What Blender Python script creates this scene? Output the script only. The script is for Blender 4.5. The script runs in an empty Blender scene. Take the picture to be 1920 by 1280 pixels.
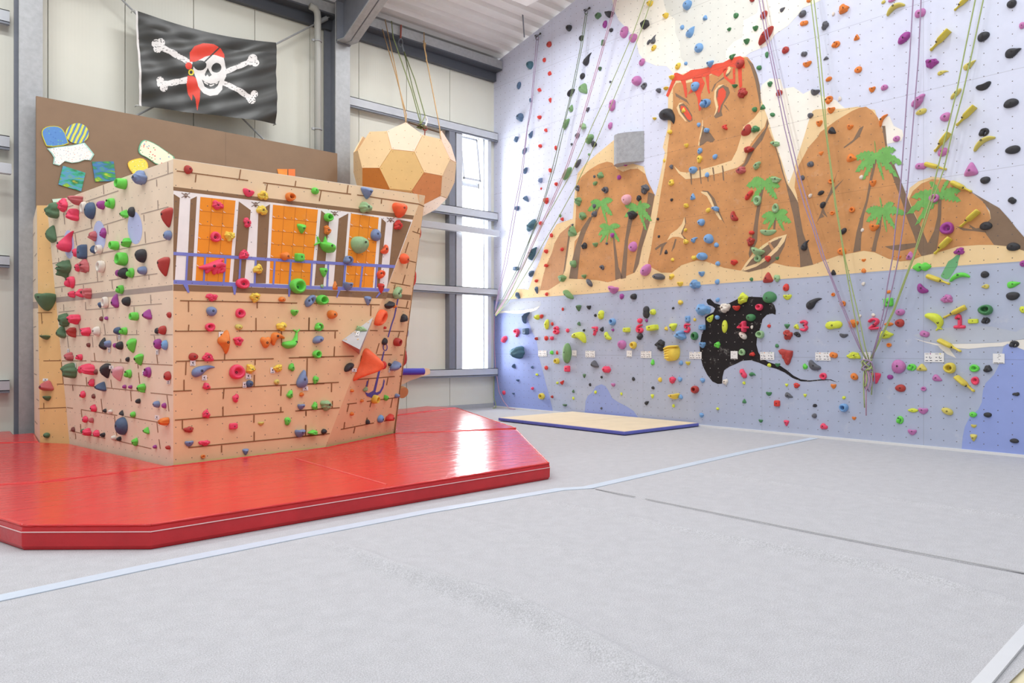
import bpy, bmesh, math, random
from mathutils import Vector, Matrix, noise
from mathutils.geometry import tessellate_polygon

# ------------------------------------------------------------------ camera, light, exposure
scene = bpy.context.scene
COL = scene.collection
random.seed(7)
W_PX, H_PX = 1920, 1280
FOC, CX, HZ, EYE = 1384.0, 960.0, 650.0, 1.43
YAW = math.atan2(2530 - 960, FOC)
FWD = Vector((math.cos(YAW), math.sin(YAW), 0)); RGT = Vector((math.sin(YAW), -math.cos(YAW), 0)); UP = Vector((0, 0, 1))
CAM = Vector((-11.289, -13.4585, EYE))
cd = bpy.data.cameras.new('camera'); cam = bpy.data.objects.new('camera', cd); COL.objects.link(cam)
cd.sensor_width = 36; cd.lens = 36 * FOC / W_PX; cd.shift_y = (HZ - H_PX / 2) / W_PX; cd.clip_end = 200
cam.location = CAM; cam.rotation_euler = (math.pi / 2, 0, YAW - math.pi / 2)
scene.camera = cam

world = bpy.data.worlds.new('world'); scene.world = world; world.use_nodes = True
bg = world.node_tree.nodes['Background']; bg.inputs[0].default_value = (0.96, 0.98, 1.0, 1); bg.inputs[1].default_value = 0.54
wn = world.node_tree                                # overcast daylight, brightest on the side behind the window wall
w_tc = wn.nodes.new('ShaderNodeTexCoord'); w_sx = wn.nodes.new('ShaderNodeSeparateXYZ'); w_mr = wn.nodes.new('ShaderNodeMapRange'); w_mr.interpolation_type = 'SMOOTHSTEP'
w_mr.inputs[1].default_value = 0.1; w_mr.inputs[2].default_value = 0.5; w_mr.inputs[3].default_value = 0.54; w_mr.inputs[4].default_value = 3.2
wn.links.new(w_tc.outputs['Generated'], w_sx.inputs[0]); wn.links.new(w_sx.outputs[1], w_mr.inputs[0]); wn.links.new(w_mr.outputs[0], bg.inputs[1])
scene.view_settings.view_transform = 'Standard'; scene.view_settings.look = 'None'
scene.view_settings.gamma = 1; scene.view_settings.use_curve_mapping = False
scene.view_settings.exposure = 0.0
LAMP_W, WINDOW_W = 86, 260
scene.cycles.max_bounces = 7; scene.cycles.diffuse_bounces = 4

def area(name, loc, direction, sx, sy, watts, color=(1, 1, 1)):
    l = bpy.data.lights.new(name, 'AREA'); l.shape = 'RECTANGLE'; l.size = sx; l.size_y = sy; l.energy = watts; l.color = color
    o = bpy.data.objects.new(name, l); COL.objects.link(o); o.location = loc
    o.rotation_euler = Vector(direction).to_track_quat('-Z', 'Y').to_euler()
    return o
LAMPS = [(x, y) for y in (-2.9, -6.6, -10.2, -13.6) for x in (-2.2, -6.2, -10.2, -13.6)]
ROOF0, PITCH = 8.155, 0.2137
def roofz(y): return ROOF0 - PITCH * y
for i, (x, y) in enumerate(LAMPS):
    area('lamp_light', (x, y, roofz(y) - 0.62), (0, 0, -1), 1.5, 0.36, LAMP_W, (0.955, 0.98, 1))
area('window_daylight', (-0.58, 0.17, 3.6), (0, -1, 0), 1.05, 5.7, WINDOW_W, (0.95, 0.98, 1))

# ------------------------------------------------------------------ where a line of sight meets a surface of the hall
def ray(px, py): return FWD + RGT * ((px - CX) / FOC) + UP * ((HZ - py) / FOC)
def on_plane(px, py, p, n):
    d = ray(px, py); return CAM + d * ((Vector(p) - CAM).dot(n) / d.dot(n))
def on_z(px, py, z): return on_plane(px, py, (0, 0, z), Vector((0, 0, 1)))
def proj(p):
    v = Vector(p) - CAM; d = v.dot(FWD); return (CX + FOC * v.dot(RGT) / d, HZ - FOC * v.z / d)

class Frame:                                   # a flat face: u to the right, v up, n towards the hall
    def __init__(s, p, n):
        s.n = Vector(n).normalized(); s.v = (UP - s.n * UP.dot(s.n)).normalized(); s.u = s.v.cross(s.n); s.p = Vector(p)
        s.m = Matrix.Translation(s.p) @ Matrix((s.u, s.v, s.n)).transposed().to_4x4(); s.inv = s.m.inverted()
    def px(s, x, y): return on_plane(x, y, s.p, s.n)
    def uv(s, x, y):
        q = s.inv @ s.px(x, y); return (q.x, q.y)
    def w(s, u, v, d=0): return s.p + s.u * u + s.v * v + s.n * d

# ------------------------------------------------------------------ materials
def lin(c):
    c = c / 255; return c / 12.92 if c <= 0.04045 else ((c + 0.055) / 1.055) ** 2.4
def rgb(c): return (lin(c[0]), lin(c[1]), lin(c[2]), 1)
MATS = {}
def mat(name, color, rough=0.6, var=0.0, scale=6.0, metal=0.0, bump=0.0, bscale=40.0, spec=0.5, dots=None, seams=None, scuff=0.0, coat=0.0, dotc=(96, 90, 90)):
    if name in MATS: return MATS[name]
    m = bpy.data.materials.new(name); m.use_nodes = True; MATS[name] = m
    nt = m.node_tree; N = nt.nodes; Lk = nt.links; b = N['Principled BSDF']
    b.inputs['Roughness'].default_value = rough; b.inputs['Metallic'].default_value = metal; b.inputs['Specular IOR Level'].default_value = spec
    if coat: b.inputs['Coat Weight'].default_value = coat; b.inputs['Coat Roughness'].default_value = 0.08
    col = rgb(color); b.inputs['Base Color'].default_value = col; out = None
    tc = N.new('ShaderNodeTexCoord')
    def math_(op, a, b_=None):
        x = N.new('ShaderNodeMath'); x.operation = op
        for i, q in enumerate((a, b_)):
            if q is None: continue
            if isinstance(q, (int, float)): x.inputs[i].default_value = q
            else: Lk.new(q, x.inputs[i])
        return x.outputs[0]
    def mix(fac, a, c2, mode='MIX'):
        x = N.new('ShaderNodeMix'); x.data_type = 'RGBA'; x.blend_type = mode
        if isinstance(fac, (int, float)): x.inputs[0].default_value = fac
        else: Lk.new(fac, x.inputs[0])
        for i, q in ((6, a), (7, c2)):
            if isinstance(q, tuple): x.inputs[i].default_value = q
            else: Lk.new(q, x.inputs[i])
        return x.outputs[2]
    if var:
        n = N.new('ShaderNodeTexNoise'); n.inputs['Scale'].default_value = scale; n.inputs['Detail'].default_value = 5; n.inputs['Roughness'].default_value = 0.62
        Lk.new(tc.outputs['Object'], n.inputs['Vector'])
        r = N.new('ShaderNodeMapRange'); r.inputs[1].default_value = 0.3; r.inputs[2].default_value = 0.7; r.inputs[3].default_value = 1 - var; r.inputs[4].default_value = 1 + var
        Lk.new(n.outputs['Fac'], r.inputs[0])
        out = mix(1.0, col, r.outputs[0], 'MULTIPLY')
    if scuff:
        n = N.new('ShaderNodeTexNoise'); n.inputs['Scale'].default_value = 3.2; n.inputs['Detail'].default_value = 9; n.inputs['Roughness'].default_value = 0.75
        Lk.new(tc.outputs['Object'], n.inputs['Vector'])
        r = N.new('ShaderNodeMapRange'); r.inputs[1].default_value = 0.57; r.inputs[2].default_value = 0.76; r.inputs[4].default_value = scuff
        Lk.new(n.outputs['Fac'], r.inputs[0]); out = mix(r.outputs[0], out or col, rgb((236, 232, 226)))
    if dots or seams:
        sx = N.new('ShaderNodeSeparateXYZ'); Lk.new(tc.outputs['Object'], sx.inputs[0])
    if seams:
        w_, h_, off = seams
        v = math_('ABSOLUTE', math_('SUBTRACT', math_('FRACT', math_('ADD', math_('DIVIDE', sx.outputs[1], h_), 0.5)), 0.5))
        fy = math_('LESS_THAN', v, 0.0035 / h_)
        v = math_('ABSOLUTE', math_('SUBTRACT', math_('FRACT', math_('ADD', math_('DIVIDE', math_('ADD', sx.outputs[0], off), w_), 0.5)), 0.5))
        fx = math_('LESS_THAN', v, 0.003 / w_)
        out = mix(math_('MULTIPLY', math_('MAXIMUM', fx, fy), 0.28), out or col, rgb((60, 50, 50)))
    if dots:
        dx, dy, ox, oy, rad = dots
        a = math_('MULTIPLY', math_('SUBTRACT', math_('FRACT', math_('DIVIDE', math_('ADD', sx.outputs[0], ox), dx)), 0.5), dx)
        c = math_('MULTIPLY', math_('SUBTRACT', math_('FRACT', math_('DIVIDE', math_('ADD', sx.outputs[1], oy), dy)), 0.5), dy)
        d2 = math_('ADD', math_('MULTIPLY', a, a), math_('MULTIPLY', c, c))
        out = mix(math_('LESS_THAN', d2, rad * rad), out or col, rgb(dotc))
    if out is not None: Lk.new(out, b.inputs['Base Color'])
    if bump:
        n = N.new('ShaderNodeTexNoise'); n.inputs['Scale'].default_value = bscale; n.inputs['Detail'].default_value = 4
        Lk.new(tc.outputs['Object'], n.inputs['Vector'])
        bp = N.new('ShaderNodeBump'); bp.inputs['Strength'].default_value = bump; bp.inputs['Distance'].default_value = 0.02
        Lk.new(n.outputs['Fac'], bp.inputs['Height']); Lk.new(bp.outputs[0], b.inputs['Normal'])
    return m

# ------------------------------------------------------------------ objects
def link(name, me, parent=None, m=None):
    o = bpy.data.objects.new(name, me); COL.objects.link(o)
    if parent: o.parent = parent
    if m is not None: o.matrix_world = m
    return o
def build(name, verts, faces, mats, parent=None, idx=None, smooth=False, m=None):
    me = bpy.data.meshes.new(name); me.from_pydata([tuple(v) for v in verts], [], faces)
    for x in (mats if isinstance(mats, (list, tuple)) else [mats]): me.materials.append(x)
    if idx: me.polygons.foreach_set('material_index', idx)
    if smooth: me.polygons.foreach_set('use_smooth', [True] * len(me.polygons))
    me.update(); return link(name, me, parent, m)
def tag(o, label, cat, group=None):
    o['label'] = label; o['category'] = cat; o['kind'] = 'thing'
    if group: o['group'] = group
    return o
def struct(o, label=None):
    o['kind'] = 'structure'
    if label: o['label'] = label
    return o
def empty(name, loc, rz=0):
    o = bpy.data.objects.new(name, None); COL.objects.link(o); o.location = loc; o.rotation_euler = (0, 0, rz); o.empty_display_size = 0.1; return o
def part(name, verts, faces, m, root, smooth=False, idx=None):     # a part whose verts are in world space, under a root Empty/mesh
    o = build(name, verts, faces, m, None, idx, smooth); o.parent = root
    bpy.context.view_layer.update(); o.matrix_parent_inverse = root.matrix_world.inverted(); return o
class MB:
    def __init__(s): s.v = []; s.f = []; s.i = []
    def add(s, v, f, i=0):
        o = len(s.v); s.v += [tuple(x) for x in v]; s.f += [tuple(k + o for k in q) for q in f]; s.i += [i] * len(f)
    def box(s, a, b, i=0):
        (x0, y0, z0), (x1, y1, z1) = a, b
        s.add([(x0, y0, z0), (x1, y0, z0), (x1, y1, z0), (x0, y1, z0), (x0, y0, z1), (x1, y0, z1), (x1, y1, z1), (x0, y1, z1)],
              [(0, 3, 2, 1), (4, 5, 6, 7), (0, 1, 5, 4), (1, 2, 6, 5), (2, 3, 7, 6), (3, 0, 4, 7)], i)
    def prism(s, poly, vec, i=0):
        n = len(poly); vec = Vector(vec); a = [Vector(p) for p in poly]; b = [p + vec for p in a]
        tris = tessellate_polygon([a])
        s.add(a + b, [tuple(t) for t in tris] + [tuple(k + n for k in reversed(t)) for t in tris] + [(k, (k + 1) % n, (k + 1) % n + n, k + n) for k in range(n)], i)
    def tube(s, pts, r, seg=6, i=0, closed=False):
        pts = [Vector(p) for p in pts]; n = len(pts); rings = []; rr = r if isinstance(r, (list, tuple)) else [r] * n
        ref = None
        for k, p in enumerate(pts):
            t = (pts[(k + 1) % n] - pts[k - 1]) if closed else (pts[min(k + 1, n - 1)] - pts[max(k - 1, 0)])
            t.normalize()
            if ref is None: ref = t.cross(Vector((0.3, 0.5, 0.8))).normalized()
            a = (ref - t * ref.dot(t)).normalized(); ref = a; b = t.cross(a)
            rings.append([p + (a * math.cos(2 * math.pi * q / seg) + b * math.sin(2 * math.pi * q / seg)) * rr[k] for q in range(seg)])
        v = [x for q in rings for x in q]; f = []
        for k in range(n if closed else n - 1):
            k2 = (k + 1) % n
            for q in range(seg): f.append((k * seg + q, k * seg + (q + 1) % seg, k2 * seg + (q + 1) % seg, k2 * seg + q))
        if not closed: f += [tuple(reversed(range(seg))), tuple(range((n - 1) * seg, n * seg))]
        s.add(v, f, i)
    def cyl(s, a, b, r, seg=16, i=0): s.tube([a, b], r, seg, i)
    def build(s, name, mats, parent=None, smooth=False, world=True):
        if parent is not None: return part(name, s.v, s.f, mats, parent, smooth, s.i)
        return build(name, s.v, s.f, mats, None, s.i, smooth)
def seat(o, loc):      # moves a world-space mesh's origin to loc
    bpy.context.view_layer.update(); loc = Vector(loc); o.data.transform(Matrix.Translation(-loc)); o.location = loc; return o

def fill(poly, z):
    pts = [Vector((p[0], p[1], 0)) for p in poly]
    return [(p.x, p.y, z) for p in pts], [tuple(t) for t in tessellate_polygon([pts])]
class Painted:            # a flat board lying in a Frame with painted areas as faces of the same mesh
    def __init__(s, fr): s.fr = fr; s.mb = MB(); s.mats = []; s.layer = 0; s.z = 0.0
    def mi(s, m):
        if m not in s.mats: s.mats.append(m)
        return s.mats.index(m)
    def base(s, poly, m, thick): s.mb.prism([(p[0], p[1], 0) for p in poly], (0, 0, -thick), s.mi(m))
    def up(s, dz=0.0012): s.z += dz
    def poly(s, pts, m, dz=0.0):
        v, f = fill(pts, s.z + dz)
        a = sum(v[t[0]][0] * (v[t[1]][1] - v[t[2]][1]) + v[t[1]][0] * (v[t[2]][1] - v[t[0]][1]) + v[t[2]][0] * (v[t[0]][1] - v[t[1]][1]) for t in f)
        if a < 0: f = [tuple(reversed(t)) for t in f]
        s.mb.add(v, f, s.mi(m))
    def px(s, pts, m, ox=0, oy=0, sc=1.0, smooth=0, dz=0.0):
        q = [(ox + x / sc, oy + y / sc) for x, y in pts]
        for _ in range(smooth): q = chaikin(q)
        s.poly([s.fr.uv(x, y) for x, y in q], m, dz)
    def line(s, a, b, w, m, ox=0, oy=0, sc=1.0, w2=None, dz=0.0):
        x0, y0, x1, y1 = ox + a[0] / sc, oy + a[1] / sc, ox + b[0] / sc, oy + b[1] / sc
        l = math.hypot(x1 - x0, y1 - y0) or 1; nx, ny = -(y1 - y0) / l / 2, (x1 - x0) / l / 2; w2 = w if w2 is None else w2
        s.poly([s.fr.uv(*p) for p in ((x0 + nx * w, y0 + ny * w), (x1 + nx * w2, y1 + ny * w2), (x1 - nx * w2, y1 - ny * w2), (x0 - nx * w, y0 - ny * w))], m, dz)
    def build(s, name, parent=None):
        o = build(name, s.mb.v, s.mb.f, s.mats, None, s.mb.i)
        o.matrix_world = s.fr.m
        if parent:
            bpy.context.view_layer.update(); o.parent = parent; o.matrix_parent_inverse = parent.matrix_world.inverted()
        return o
def chaikin(p):
    out = []
    for i in range(len(p)):
        a, b = p[i], p[(i + 1) % len(p)]
        out += [(a[0] * .75 + b[0] * .25, a[1] * .75 + b[1] * .25), (a[0] * .25 + b[0] * .75, a[1] * .25 + b[1] * .75)]
    return out
def inside(x, y, poly):
    c = False; j = len(poly) - 1
    for i in range(len(poly)):
        xi, yi = poly[i]; xj, yj = poly[j]
        if (yi > y) != (yj > y) and x < (xj - xi) * (y - yi) / (yj - yi) + xi: c = not c
        j = i
    return c
def P(s):                # "x,y x,y" -> list of pairs
    return [tuple(float(q) for q in t.split(',')) for t in s.split()]
def ell(cx, cy, rx, ry, rot=0, n=28):
    c, s_ = math.cos(rot), math.sin(rot)
    return [(cx + rx * math.cos(t) * c - ry * math.sin(t) * s_, cy + rx * math.cos(t) * s_ + ry * math.sin(t) * c) for t in (2 * math.pi * k / n for k in range(n))]

STEEL = mat('galvanised_steel', (168, 170, 172), 0.5, 0.10, 14, 0.25)
STEEL_L = mat('painted_steel', (196, 200, 206), 0.45, 0.03, 5, 0.1)
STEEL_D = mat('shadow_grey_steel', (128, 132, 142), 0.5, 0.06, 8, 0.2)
WHITE = mat('white_board', (236, 234, 232), 0.55)
DARKBOLT = mat('bolt_steel', (60, 58, 58), 0.4, metal=0.6)
LIGHTBOLT = mat('bright_bolt', (190, 188, 185), 0.35, metal=0.6)

# ------------------------------------------------------------------ the room
WALL = Frame((0, 0, 0), (-1, 0, 0))            # climbing wall, u runs towards the camera
def floor():
    xs = []; x = -16.0
    while x < 0.001:
        xs.append(x); near = min(abs(x - r) for r in (-8.75, -6.45, -5.76, -4.03, -7.6))
        x += 0.03 if near < 0.34 else 0.16
    ys = [-17 + 0.25 * k for k in range(69)]
    def ridge(x, y):
        z = 0.0
        for x0, h, w, ph in ((-8.72, 0.080, 0.08, 0.4), (-6.47, 0.05, 0.07, 1.7), (-4.03, 0.032, 0.07, 3.1), (-7.6, 0.010, 0.10, 5.0)):
            c = x0 + 0.055 * math.sin(y * 1.1 + ph) + 0.03 * math.sin(y * 2.9 + ph * 2)
            z += h * (0.75 + 0.35 * math.sin(y * 1.7 + ph)) * math.exp(-((x - c) / w) ** 2)
        c = -5.77 + 0.02 * math.sin(y * 1.3)
        z -= 0.022 * math.exp(-((x - c) / 0.022) ** 2)
        fade = max(0.0, min(1.0, (-8.35 - y) / 0.5)) * max(0.0, min(1.0, (y + 12.3) / 0.5))
        return z * fade
    v = [(x, y, ridge(x, y)) for y in ys for x in xs]; n = len(xs)
    f = [(j * n + i, j * n + i + 1, (j + 1) * n + i + 1, (j + 1) * n + i) for j in range(len(ys) - 1) for i in range(n - 1)]
    m = mat('grey_carpet', (190, 190, 194), 0.95, 0.05, 9, spec=0.1, bump=0.35, bscale=240)
    nt = m.node_tree                                   # fine felt fleck on top of the broad mottling
    n2 = nt.nodes.new('ShaderNodeTexNoise'); n2.inputs['Scale'].default_value = 150; n2.inputs['Detail'].default_value = 3
    tc = [q for q in nt.nodes if q.type == 'TEX_COORD'][0]; mo = nt.nodes.new('ShaderNodeMapping'); mo.inputs['Location'].default_value = (0.1, 0.2, 0.3137); mo.inputs['Scale'].default_value = (1, 1, 0.1); nt.links.new(tc.outputs['Object'], mo.inputs['Vector']); nt.links.new(mo.outputs[0], n2.inputs['Vector'])
    for q in nt.nodes:
        if q.type == 'TEX_NOISE' and q != n2: nt.links.new(mo.outputs[0], q.inputs['Vector'])
    r = nt.nodes.new('ShaderNodeMapRange'); r.inputs[1].default_value = 0.3; r.inputs[2].default_value = 0.7; r.inputs[3].default_value = 0.76; r.inputs[4].default_value = 1.20
    nt.links.new(n2.outputs['Fac'], r.inputs[0]); b = nt.nodes['Principled BSDF']; src = b.inputs['Base Color'].links[0].from_socket
    mx = nt.nodes.new('ShaderNodeMix'); mx.data_type = 'RGBA'; mx.blend_type = 'MULTIPLY'; mx.inputs[0].default_value = 1
    nt.links.new(src, mx.inputs[6]); nt.links.new(r.outputs[0], mx.inputs[7]); nt.links.new(mx.outputs[2], b.inputs['Base Color'])
    keep = [q for q in f if v[q[0]][1] >= -12.501]
    struct(build('floor', v, keep, m, smooth=True), 'light grey felt carpet of the hall with shallow wrinkles')
    mb = MB(); mb.box((-16, -17, -0.04), (0, -12.46, -0.012))
    o = mb.build('floor_bare', mat('bare_beige_floor', (222, 212, 178), 0.7, 0.10, 3, scuff=0.4)); struct(o, 'beige bare floor beyond the carpet edge')
floor()
def strip(name, pts, w, z, t, m, label):
    v = []
    for k, p in enumerate(pts):
        a = Vector(pts[max(k - 1, 0)]); b = Vector(pts[min(k + 1, len(pts) - 1)]); d = (b - a).normalized(); n = Vector((-d.y, d.x)) * w / 2
        v += [(p[0] + n.x, p[1] + n.y, z), (p[0] - n.x, p[1] - n.y, z), (p[0] + n.x, p[1] + n.y, z - t), (p[0] - n.x, p[1] - n.y, z - t)]
    f = []
    for k in range(len(pts) - 1):
        a, b = 4 * k, 4 * k + 4; f += [(a, a + 1, b + 1, b), (a + 2, a, b, b + 2), (a + 1, a + 3, b + 3, b + 1)]
    f += [(0, 2, 3, 1), (4 * len(pts) - 4, 4 * len(pts) - 3, 4 * len(pts) - 1, 4 * len(pts) - 2)]
    return struct(build(name, v, f, m), label)
tp = [on_z(x, y, 0.012) for x, y in ((-220, 1166), (0, 1118), (270, 1061), (552, 1004.5), (800, 957), (1049, 915.5), (1102, 912), (1399, 845.5), (1527, 820))]
strip('trim_1', [(p.x, p.y) for p in tp], 0.125, 0.006, 0.005, mat('pale_blue_tape', (200, 212, 226), 0.4, 0.03, 4), 'pale blue-grey tape strip across the carpet')
strip('trim_2', [(-9.5, -12.53), (-7.705, -12.43), (-6.98, -12.395), (-4.0, -12.30), (-0.03, -12.2)], 0.062, 0.014, 0.013, mat('white_metal_strip', (212, 214, 218), 0.35, 0.02), 'white metal edging strip at the end of the carpet')

for y0, y1 in ((-8.45, -8.95), (-9.08, -12.4)):
    strip('trim_3', [(-5.77 + 0.02 * math.sin((y0 + (y1 - y0) * k / 12) * 1.3), y0 + (y1 - y0) * k / 12) for k in range(13)], 0.020, 0.004, 0.004, mat('carpet_joint', (166, 166, 168), 0.95), 'dark joint between two lengths of carpet')

# back wall of sandwich panels
m = mat('cream_panel', (226, 225, 212), 0.45, 0.02, 1.2)
nt = m.node_tree; tcn = [q for q in nt.nodes if q.type == 'TEX_COORD'][0]
wv = nt.nodes.new('ShaderNodeTexWave'); wv.inputs['Scale'].default_value = 6.0; wv.bands_direction = 'X'; nt.links.new(tcn.outputs['Object'], wv.inputs['Vector'])
bp = nt.nodes.new('ShaderNodeBump'); bp.inputs['Strength'].default_value = 0.10; bp.inputs['Distance'].default_value = 0.004
nt.links.new(wv.outputs['Fac'], bp.inputs['Height']); nt.links.new(bp.outputs[0], nt.nodes['Principled BSDF'].inputs['Normal'])
mb = MB(); WX0, WX1, WZ0, WZ1 = -1.05, -0.30, 0.86, 6.36
seamx = [-26, -24.4, -22.8, -21.2, -19.6, -17.8, -16, -14.6, -13.5, -12.4, -11.3, -10.2, -9.1, -8.0, -6.9, -5.8, -4.7, -3.62, -2.46, -1.3]
mb2 = MB()
for a, b in zip(seamx, seamx[1:] + [-0.0]):
    e = 0.006
    if b < -1.05: mb2.box((a + e, 0.0, 0), (b - e, 0.12, 8.32))
    else:
        mb2.box((a + e, 0, 0), (WX0, 0.12, 8.32)); mb2.box((WX0, 0, 0), (WX1, 0.12, WZ0)); mb2.box((WX0, 0, WZ1), (WX1, 0.12, 8.32)); mb2.box((WX1, 0, 0), (0, 0.12, 8.32))
mb2.box((-26, 0.05, 0), (WX0, 0.11, 8.3), 1)
struct(mb2.build('wall_back', [m, mat('panel_joint', (150, 148, 140), 0.7)]), 'cream sandwich panel wall at the back of the hall')
mb = MB(); mb.box((-16, -0.03, 0), (-0.02, -0.002, 0.10))
struct(mb.build('baseboard_back', mat('grey_skirting', (176, 178, 182), 0.8, 0.04)), 'grey carpet skirting along the back wall')

# window with frame, sash and panes
mb = MB()
mb.box((WX0 - 0.17, -0.14, WZ0), (WX0, 0.0, WZ1)); mb.box((WX1, -0.14, WZ0), (WX1 + 0.10, 0.0, WZ1))
mb.box((WX0, -0.03, WZ1 - 0.07), (WX1, 0.06, WZ1)); mb.box((WX0, -0.03, WZ0), (WX1, 0.06, WZ0 + 0.05))
mb.box((WX0, 0.0, WZ0), (WX0 + 0.03, 0.06, WZ1)); mb.box((-0.47, 0.0, WZ0), (-0.452, 0.05, WZ1)); mb.box((WX1 - 0.03, 0.0, WZ0), (WX1, 0.06, WZ1))
mb.box((WX0, 0.0, 5.13), (-0.45, 0.06, 5.24))
wf = struct(mb.build('window_1', STEEL_L), 'tall narrow window of bright glass beside the climbing wall')
mb = MB(); a, b, zt, zb = WX0 + 0.04, -0.50, 6.27, 5.25         # tilted opening sash
for p0, p1 in (((a, zb), (a + .03, zt)), ((b - .05, zb), (b, zt)), ((a, zt - .05), (b, zt)), ((a, zb), (b, zb + .05))):
    mb.add([(p0[0], -0.16 * (zt - p0[1]) * 0 - (0.14 * (zt - p0[1])), p0[1]), (p1[0], -(0.14 * (zt - p0[1])), p0[1]), (p1[0], -(0.14 * (zt - p1[1])), p1[1]), (p0[0], -(0.14 * (zt - p1[1])), p1[1])], [(0, 1, 2, 3)])
o = mb.build('sash', STEEL_L, wf); md = o.modifiers.new('t', 'SOLIDIFY'); md.thickness = 0.03
gm = bpy.data.materials.new('window_glass'); gm.use_nodes = True; g = gm.node_tree; g.nodes.clear()
ou = g.nodes.new('ShaderNodeOutputMaterial'); tr = g.nodes.new('ShaderNodeBsdfTransparent'); tl = g.nodes.new('ShaderNodeBsdfGlossy'); mx = g.nodes.new('ShaderNodeMixShader')
tl.inputs['Roughness'].default_value = 0.05; mx.inputs[0].default_value = 0.06
g.links.new(tr.outputs[0], mx.inputs[1]); g.links.new(tl.outputs[0], mx.inputs[2]); g.links.new(mx.outputs[0], ou.inputs[0])
mb = MB(); mb.box((WX0, 0.025, WZ0), (WX1, 0.035, WZ1)); mb.build('pane', gm, wf)

# steelwork
GZ = ((6.29, 6.47), (4.41, 4.59), (2.645, 2.795), (0.77, 0.93))
for a, b in GZ:
    for x0, x1 in ((-16, -9.62), (-4.1, -0.02)):
        mb = MB(); y0 = -0.17
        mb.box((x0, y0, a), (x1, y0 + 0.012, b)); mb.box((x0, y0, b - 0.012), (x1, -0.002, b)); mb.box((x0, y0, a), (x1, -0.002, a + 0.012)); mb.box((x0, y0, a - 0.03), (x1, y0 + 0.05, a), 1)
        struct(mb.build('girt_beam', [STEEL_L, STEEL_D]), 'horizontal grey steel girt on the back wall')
mb = MB(); mb.box((-16, -0.36, 3.99), (-9.62, -0.24, 4.14)); struct(mb.build('girt_beam', STEEL_L), 'free grey steel rail left of the tall column')
mb = MB(); mb.box((-4.1, -0.36, 4.0), (-0.13, -0.24, 4.14)); struct(mb.build('girt_beam', STEEL_L), 'free grey steel rail crossing the window')
mb = MB(); mb.box((-1.43, -0.16, WZ0), (-1.27, -0.002, 6.3)); struct(mb.build('post_column', STEEL_D), 'dark grey post left of the window')
def hcol(x0, x1, ztop, label):
    mb = MB(); c = (x0 + x1) / 2; d = 0.52
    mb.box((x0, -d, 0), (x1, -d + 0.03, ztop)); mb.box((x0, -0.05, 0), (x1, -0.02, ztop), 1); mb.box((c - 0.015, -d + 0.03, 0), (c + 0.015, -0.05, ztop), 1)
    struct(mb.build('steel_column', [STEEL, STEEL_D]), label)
hcol(-9.55, -9.25, 8.1, 'tall galvanised steel column left of the brown panel')
hcol(-4.42, -4.11, 8.1, 'tall galvanised steel column right of the pirate flag')
def rafter(x, label):
    mb = MB(); w = 0.15
    def sec(y, zb, zt):
        return (y, zb, zt)
    pts = [(-0.5, 7.33), (-0.82, 7.28), (-3.0, roofz(-3.0) - 0.62), (-17, roofz(-17) - 0.62)]
    mb.add([(x - w, y, z) for y, z in pts] + [(x + w, y, z) for y, z in pts] + [(x - w, y, z + .03) for y, z in pts] + [(x + w, y, z + .03) for y, z in pts],
           [q for k in range(3) for q in ((k, k + 1, k + 5, k + 4), (k + 8, k + 12, k + 13, k + 9), (k, k + 8, k + 9, k + 1), (k + 4, k + 5, k + 13, k + 12))])
    top = [(y, roofz(y) - 0.18) for y, _ in pts]
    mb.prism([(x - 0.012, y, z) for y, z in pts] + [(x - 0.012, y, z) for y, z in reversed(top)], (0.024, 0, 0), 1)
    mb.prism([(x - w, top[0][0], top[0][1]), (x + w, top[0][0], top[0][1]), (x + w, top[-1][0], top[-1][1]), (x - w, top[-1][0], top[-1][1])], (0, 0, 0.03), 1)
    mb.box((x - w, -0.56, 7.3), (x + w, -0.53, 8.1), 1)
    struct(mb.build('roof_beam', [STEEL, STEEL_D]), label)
rafter(-4.265, 'sloping steel roof frame beside the pirate flag'); rafter(-9.4, 'sloping steel roof frame above the tall left column')
mb = MB(); mb.box((-16, -0.34, 7.93), (-0.03, -0.31, 8.12)); mb.box((-16, -0.34, 7.90), (-0.03, -0.06, 7.93), 1); mb.box((-16, -0.12, 7.70), (-0.03, -0.005, 7.90), 1)
struct(mb.build('eave_beam', [STEEL, mat('dark_gutter', (78, 82, 90), 0.5)]), 'galvanised eave beam along the top of the back wall')
# ribbed roof deck
prof = []; t = 0.0
while t < 17.4:
    prof += [(t, 0.0), (t + 0.16, 0.0), (t + 0.20, 0.075), (t + 0.30, 0.075), (t + 0.34, 0.0)]; t += 0.34
ca = math.atan(PITCH); v = []; f = []
for t, d in prof:
    y, z = -t * math.cos(ca) - d * math.sin(ca) * 0, roofz(-t * math.cos(ca)) + d + 0.085
    v += [(-16, y, z), (0.7, y, z)]
f = [(2 * k, 2 * k + 1, 2 * k + 3, 2 * k + 2) for k in range(len(prof) - 1)]
o = build('ceiling', v, f, mat('roof_deck', (226, 222, 219), 0.5, 0.03, 2)); md = o.modifiers.new('t', 'SOLIDIFY'); md.thickness = 0.03; md.offset = 1
struct(o, 'white ribbed metal roof deck')
for i, (x, y) in enumerate(LAMPS):
    z = roofz(y) - 0.60; mb = MB(); mb.box((x - 0.8, y - 0.22, z), (x + 0.8, y + 0.22, z + 0.08))
    mb.cyl((x - .6, y, z + .08), (x - .6, y, roofz(y)), 0.006, 6); mb.cyl((x + .6, y, z + .08), (x + .6, y, roofz(y)), 0.006, 6)
    o = mb.build('ceiling_light', WHITE); seat(o, (x, y, z)); tag(o, 'white hall lamp on two rods under the ribbed roof', 'lamp', 'hall lamps under the roof')
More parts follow.
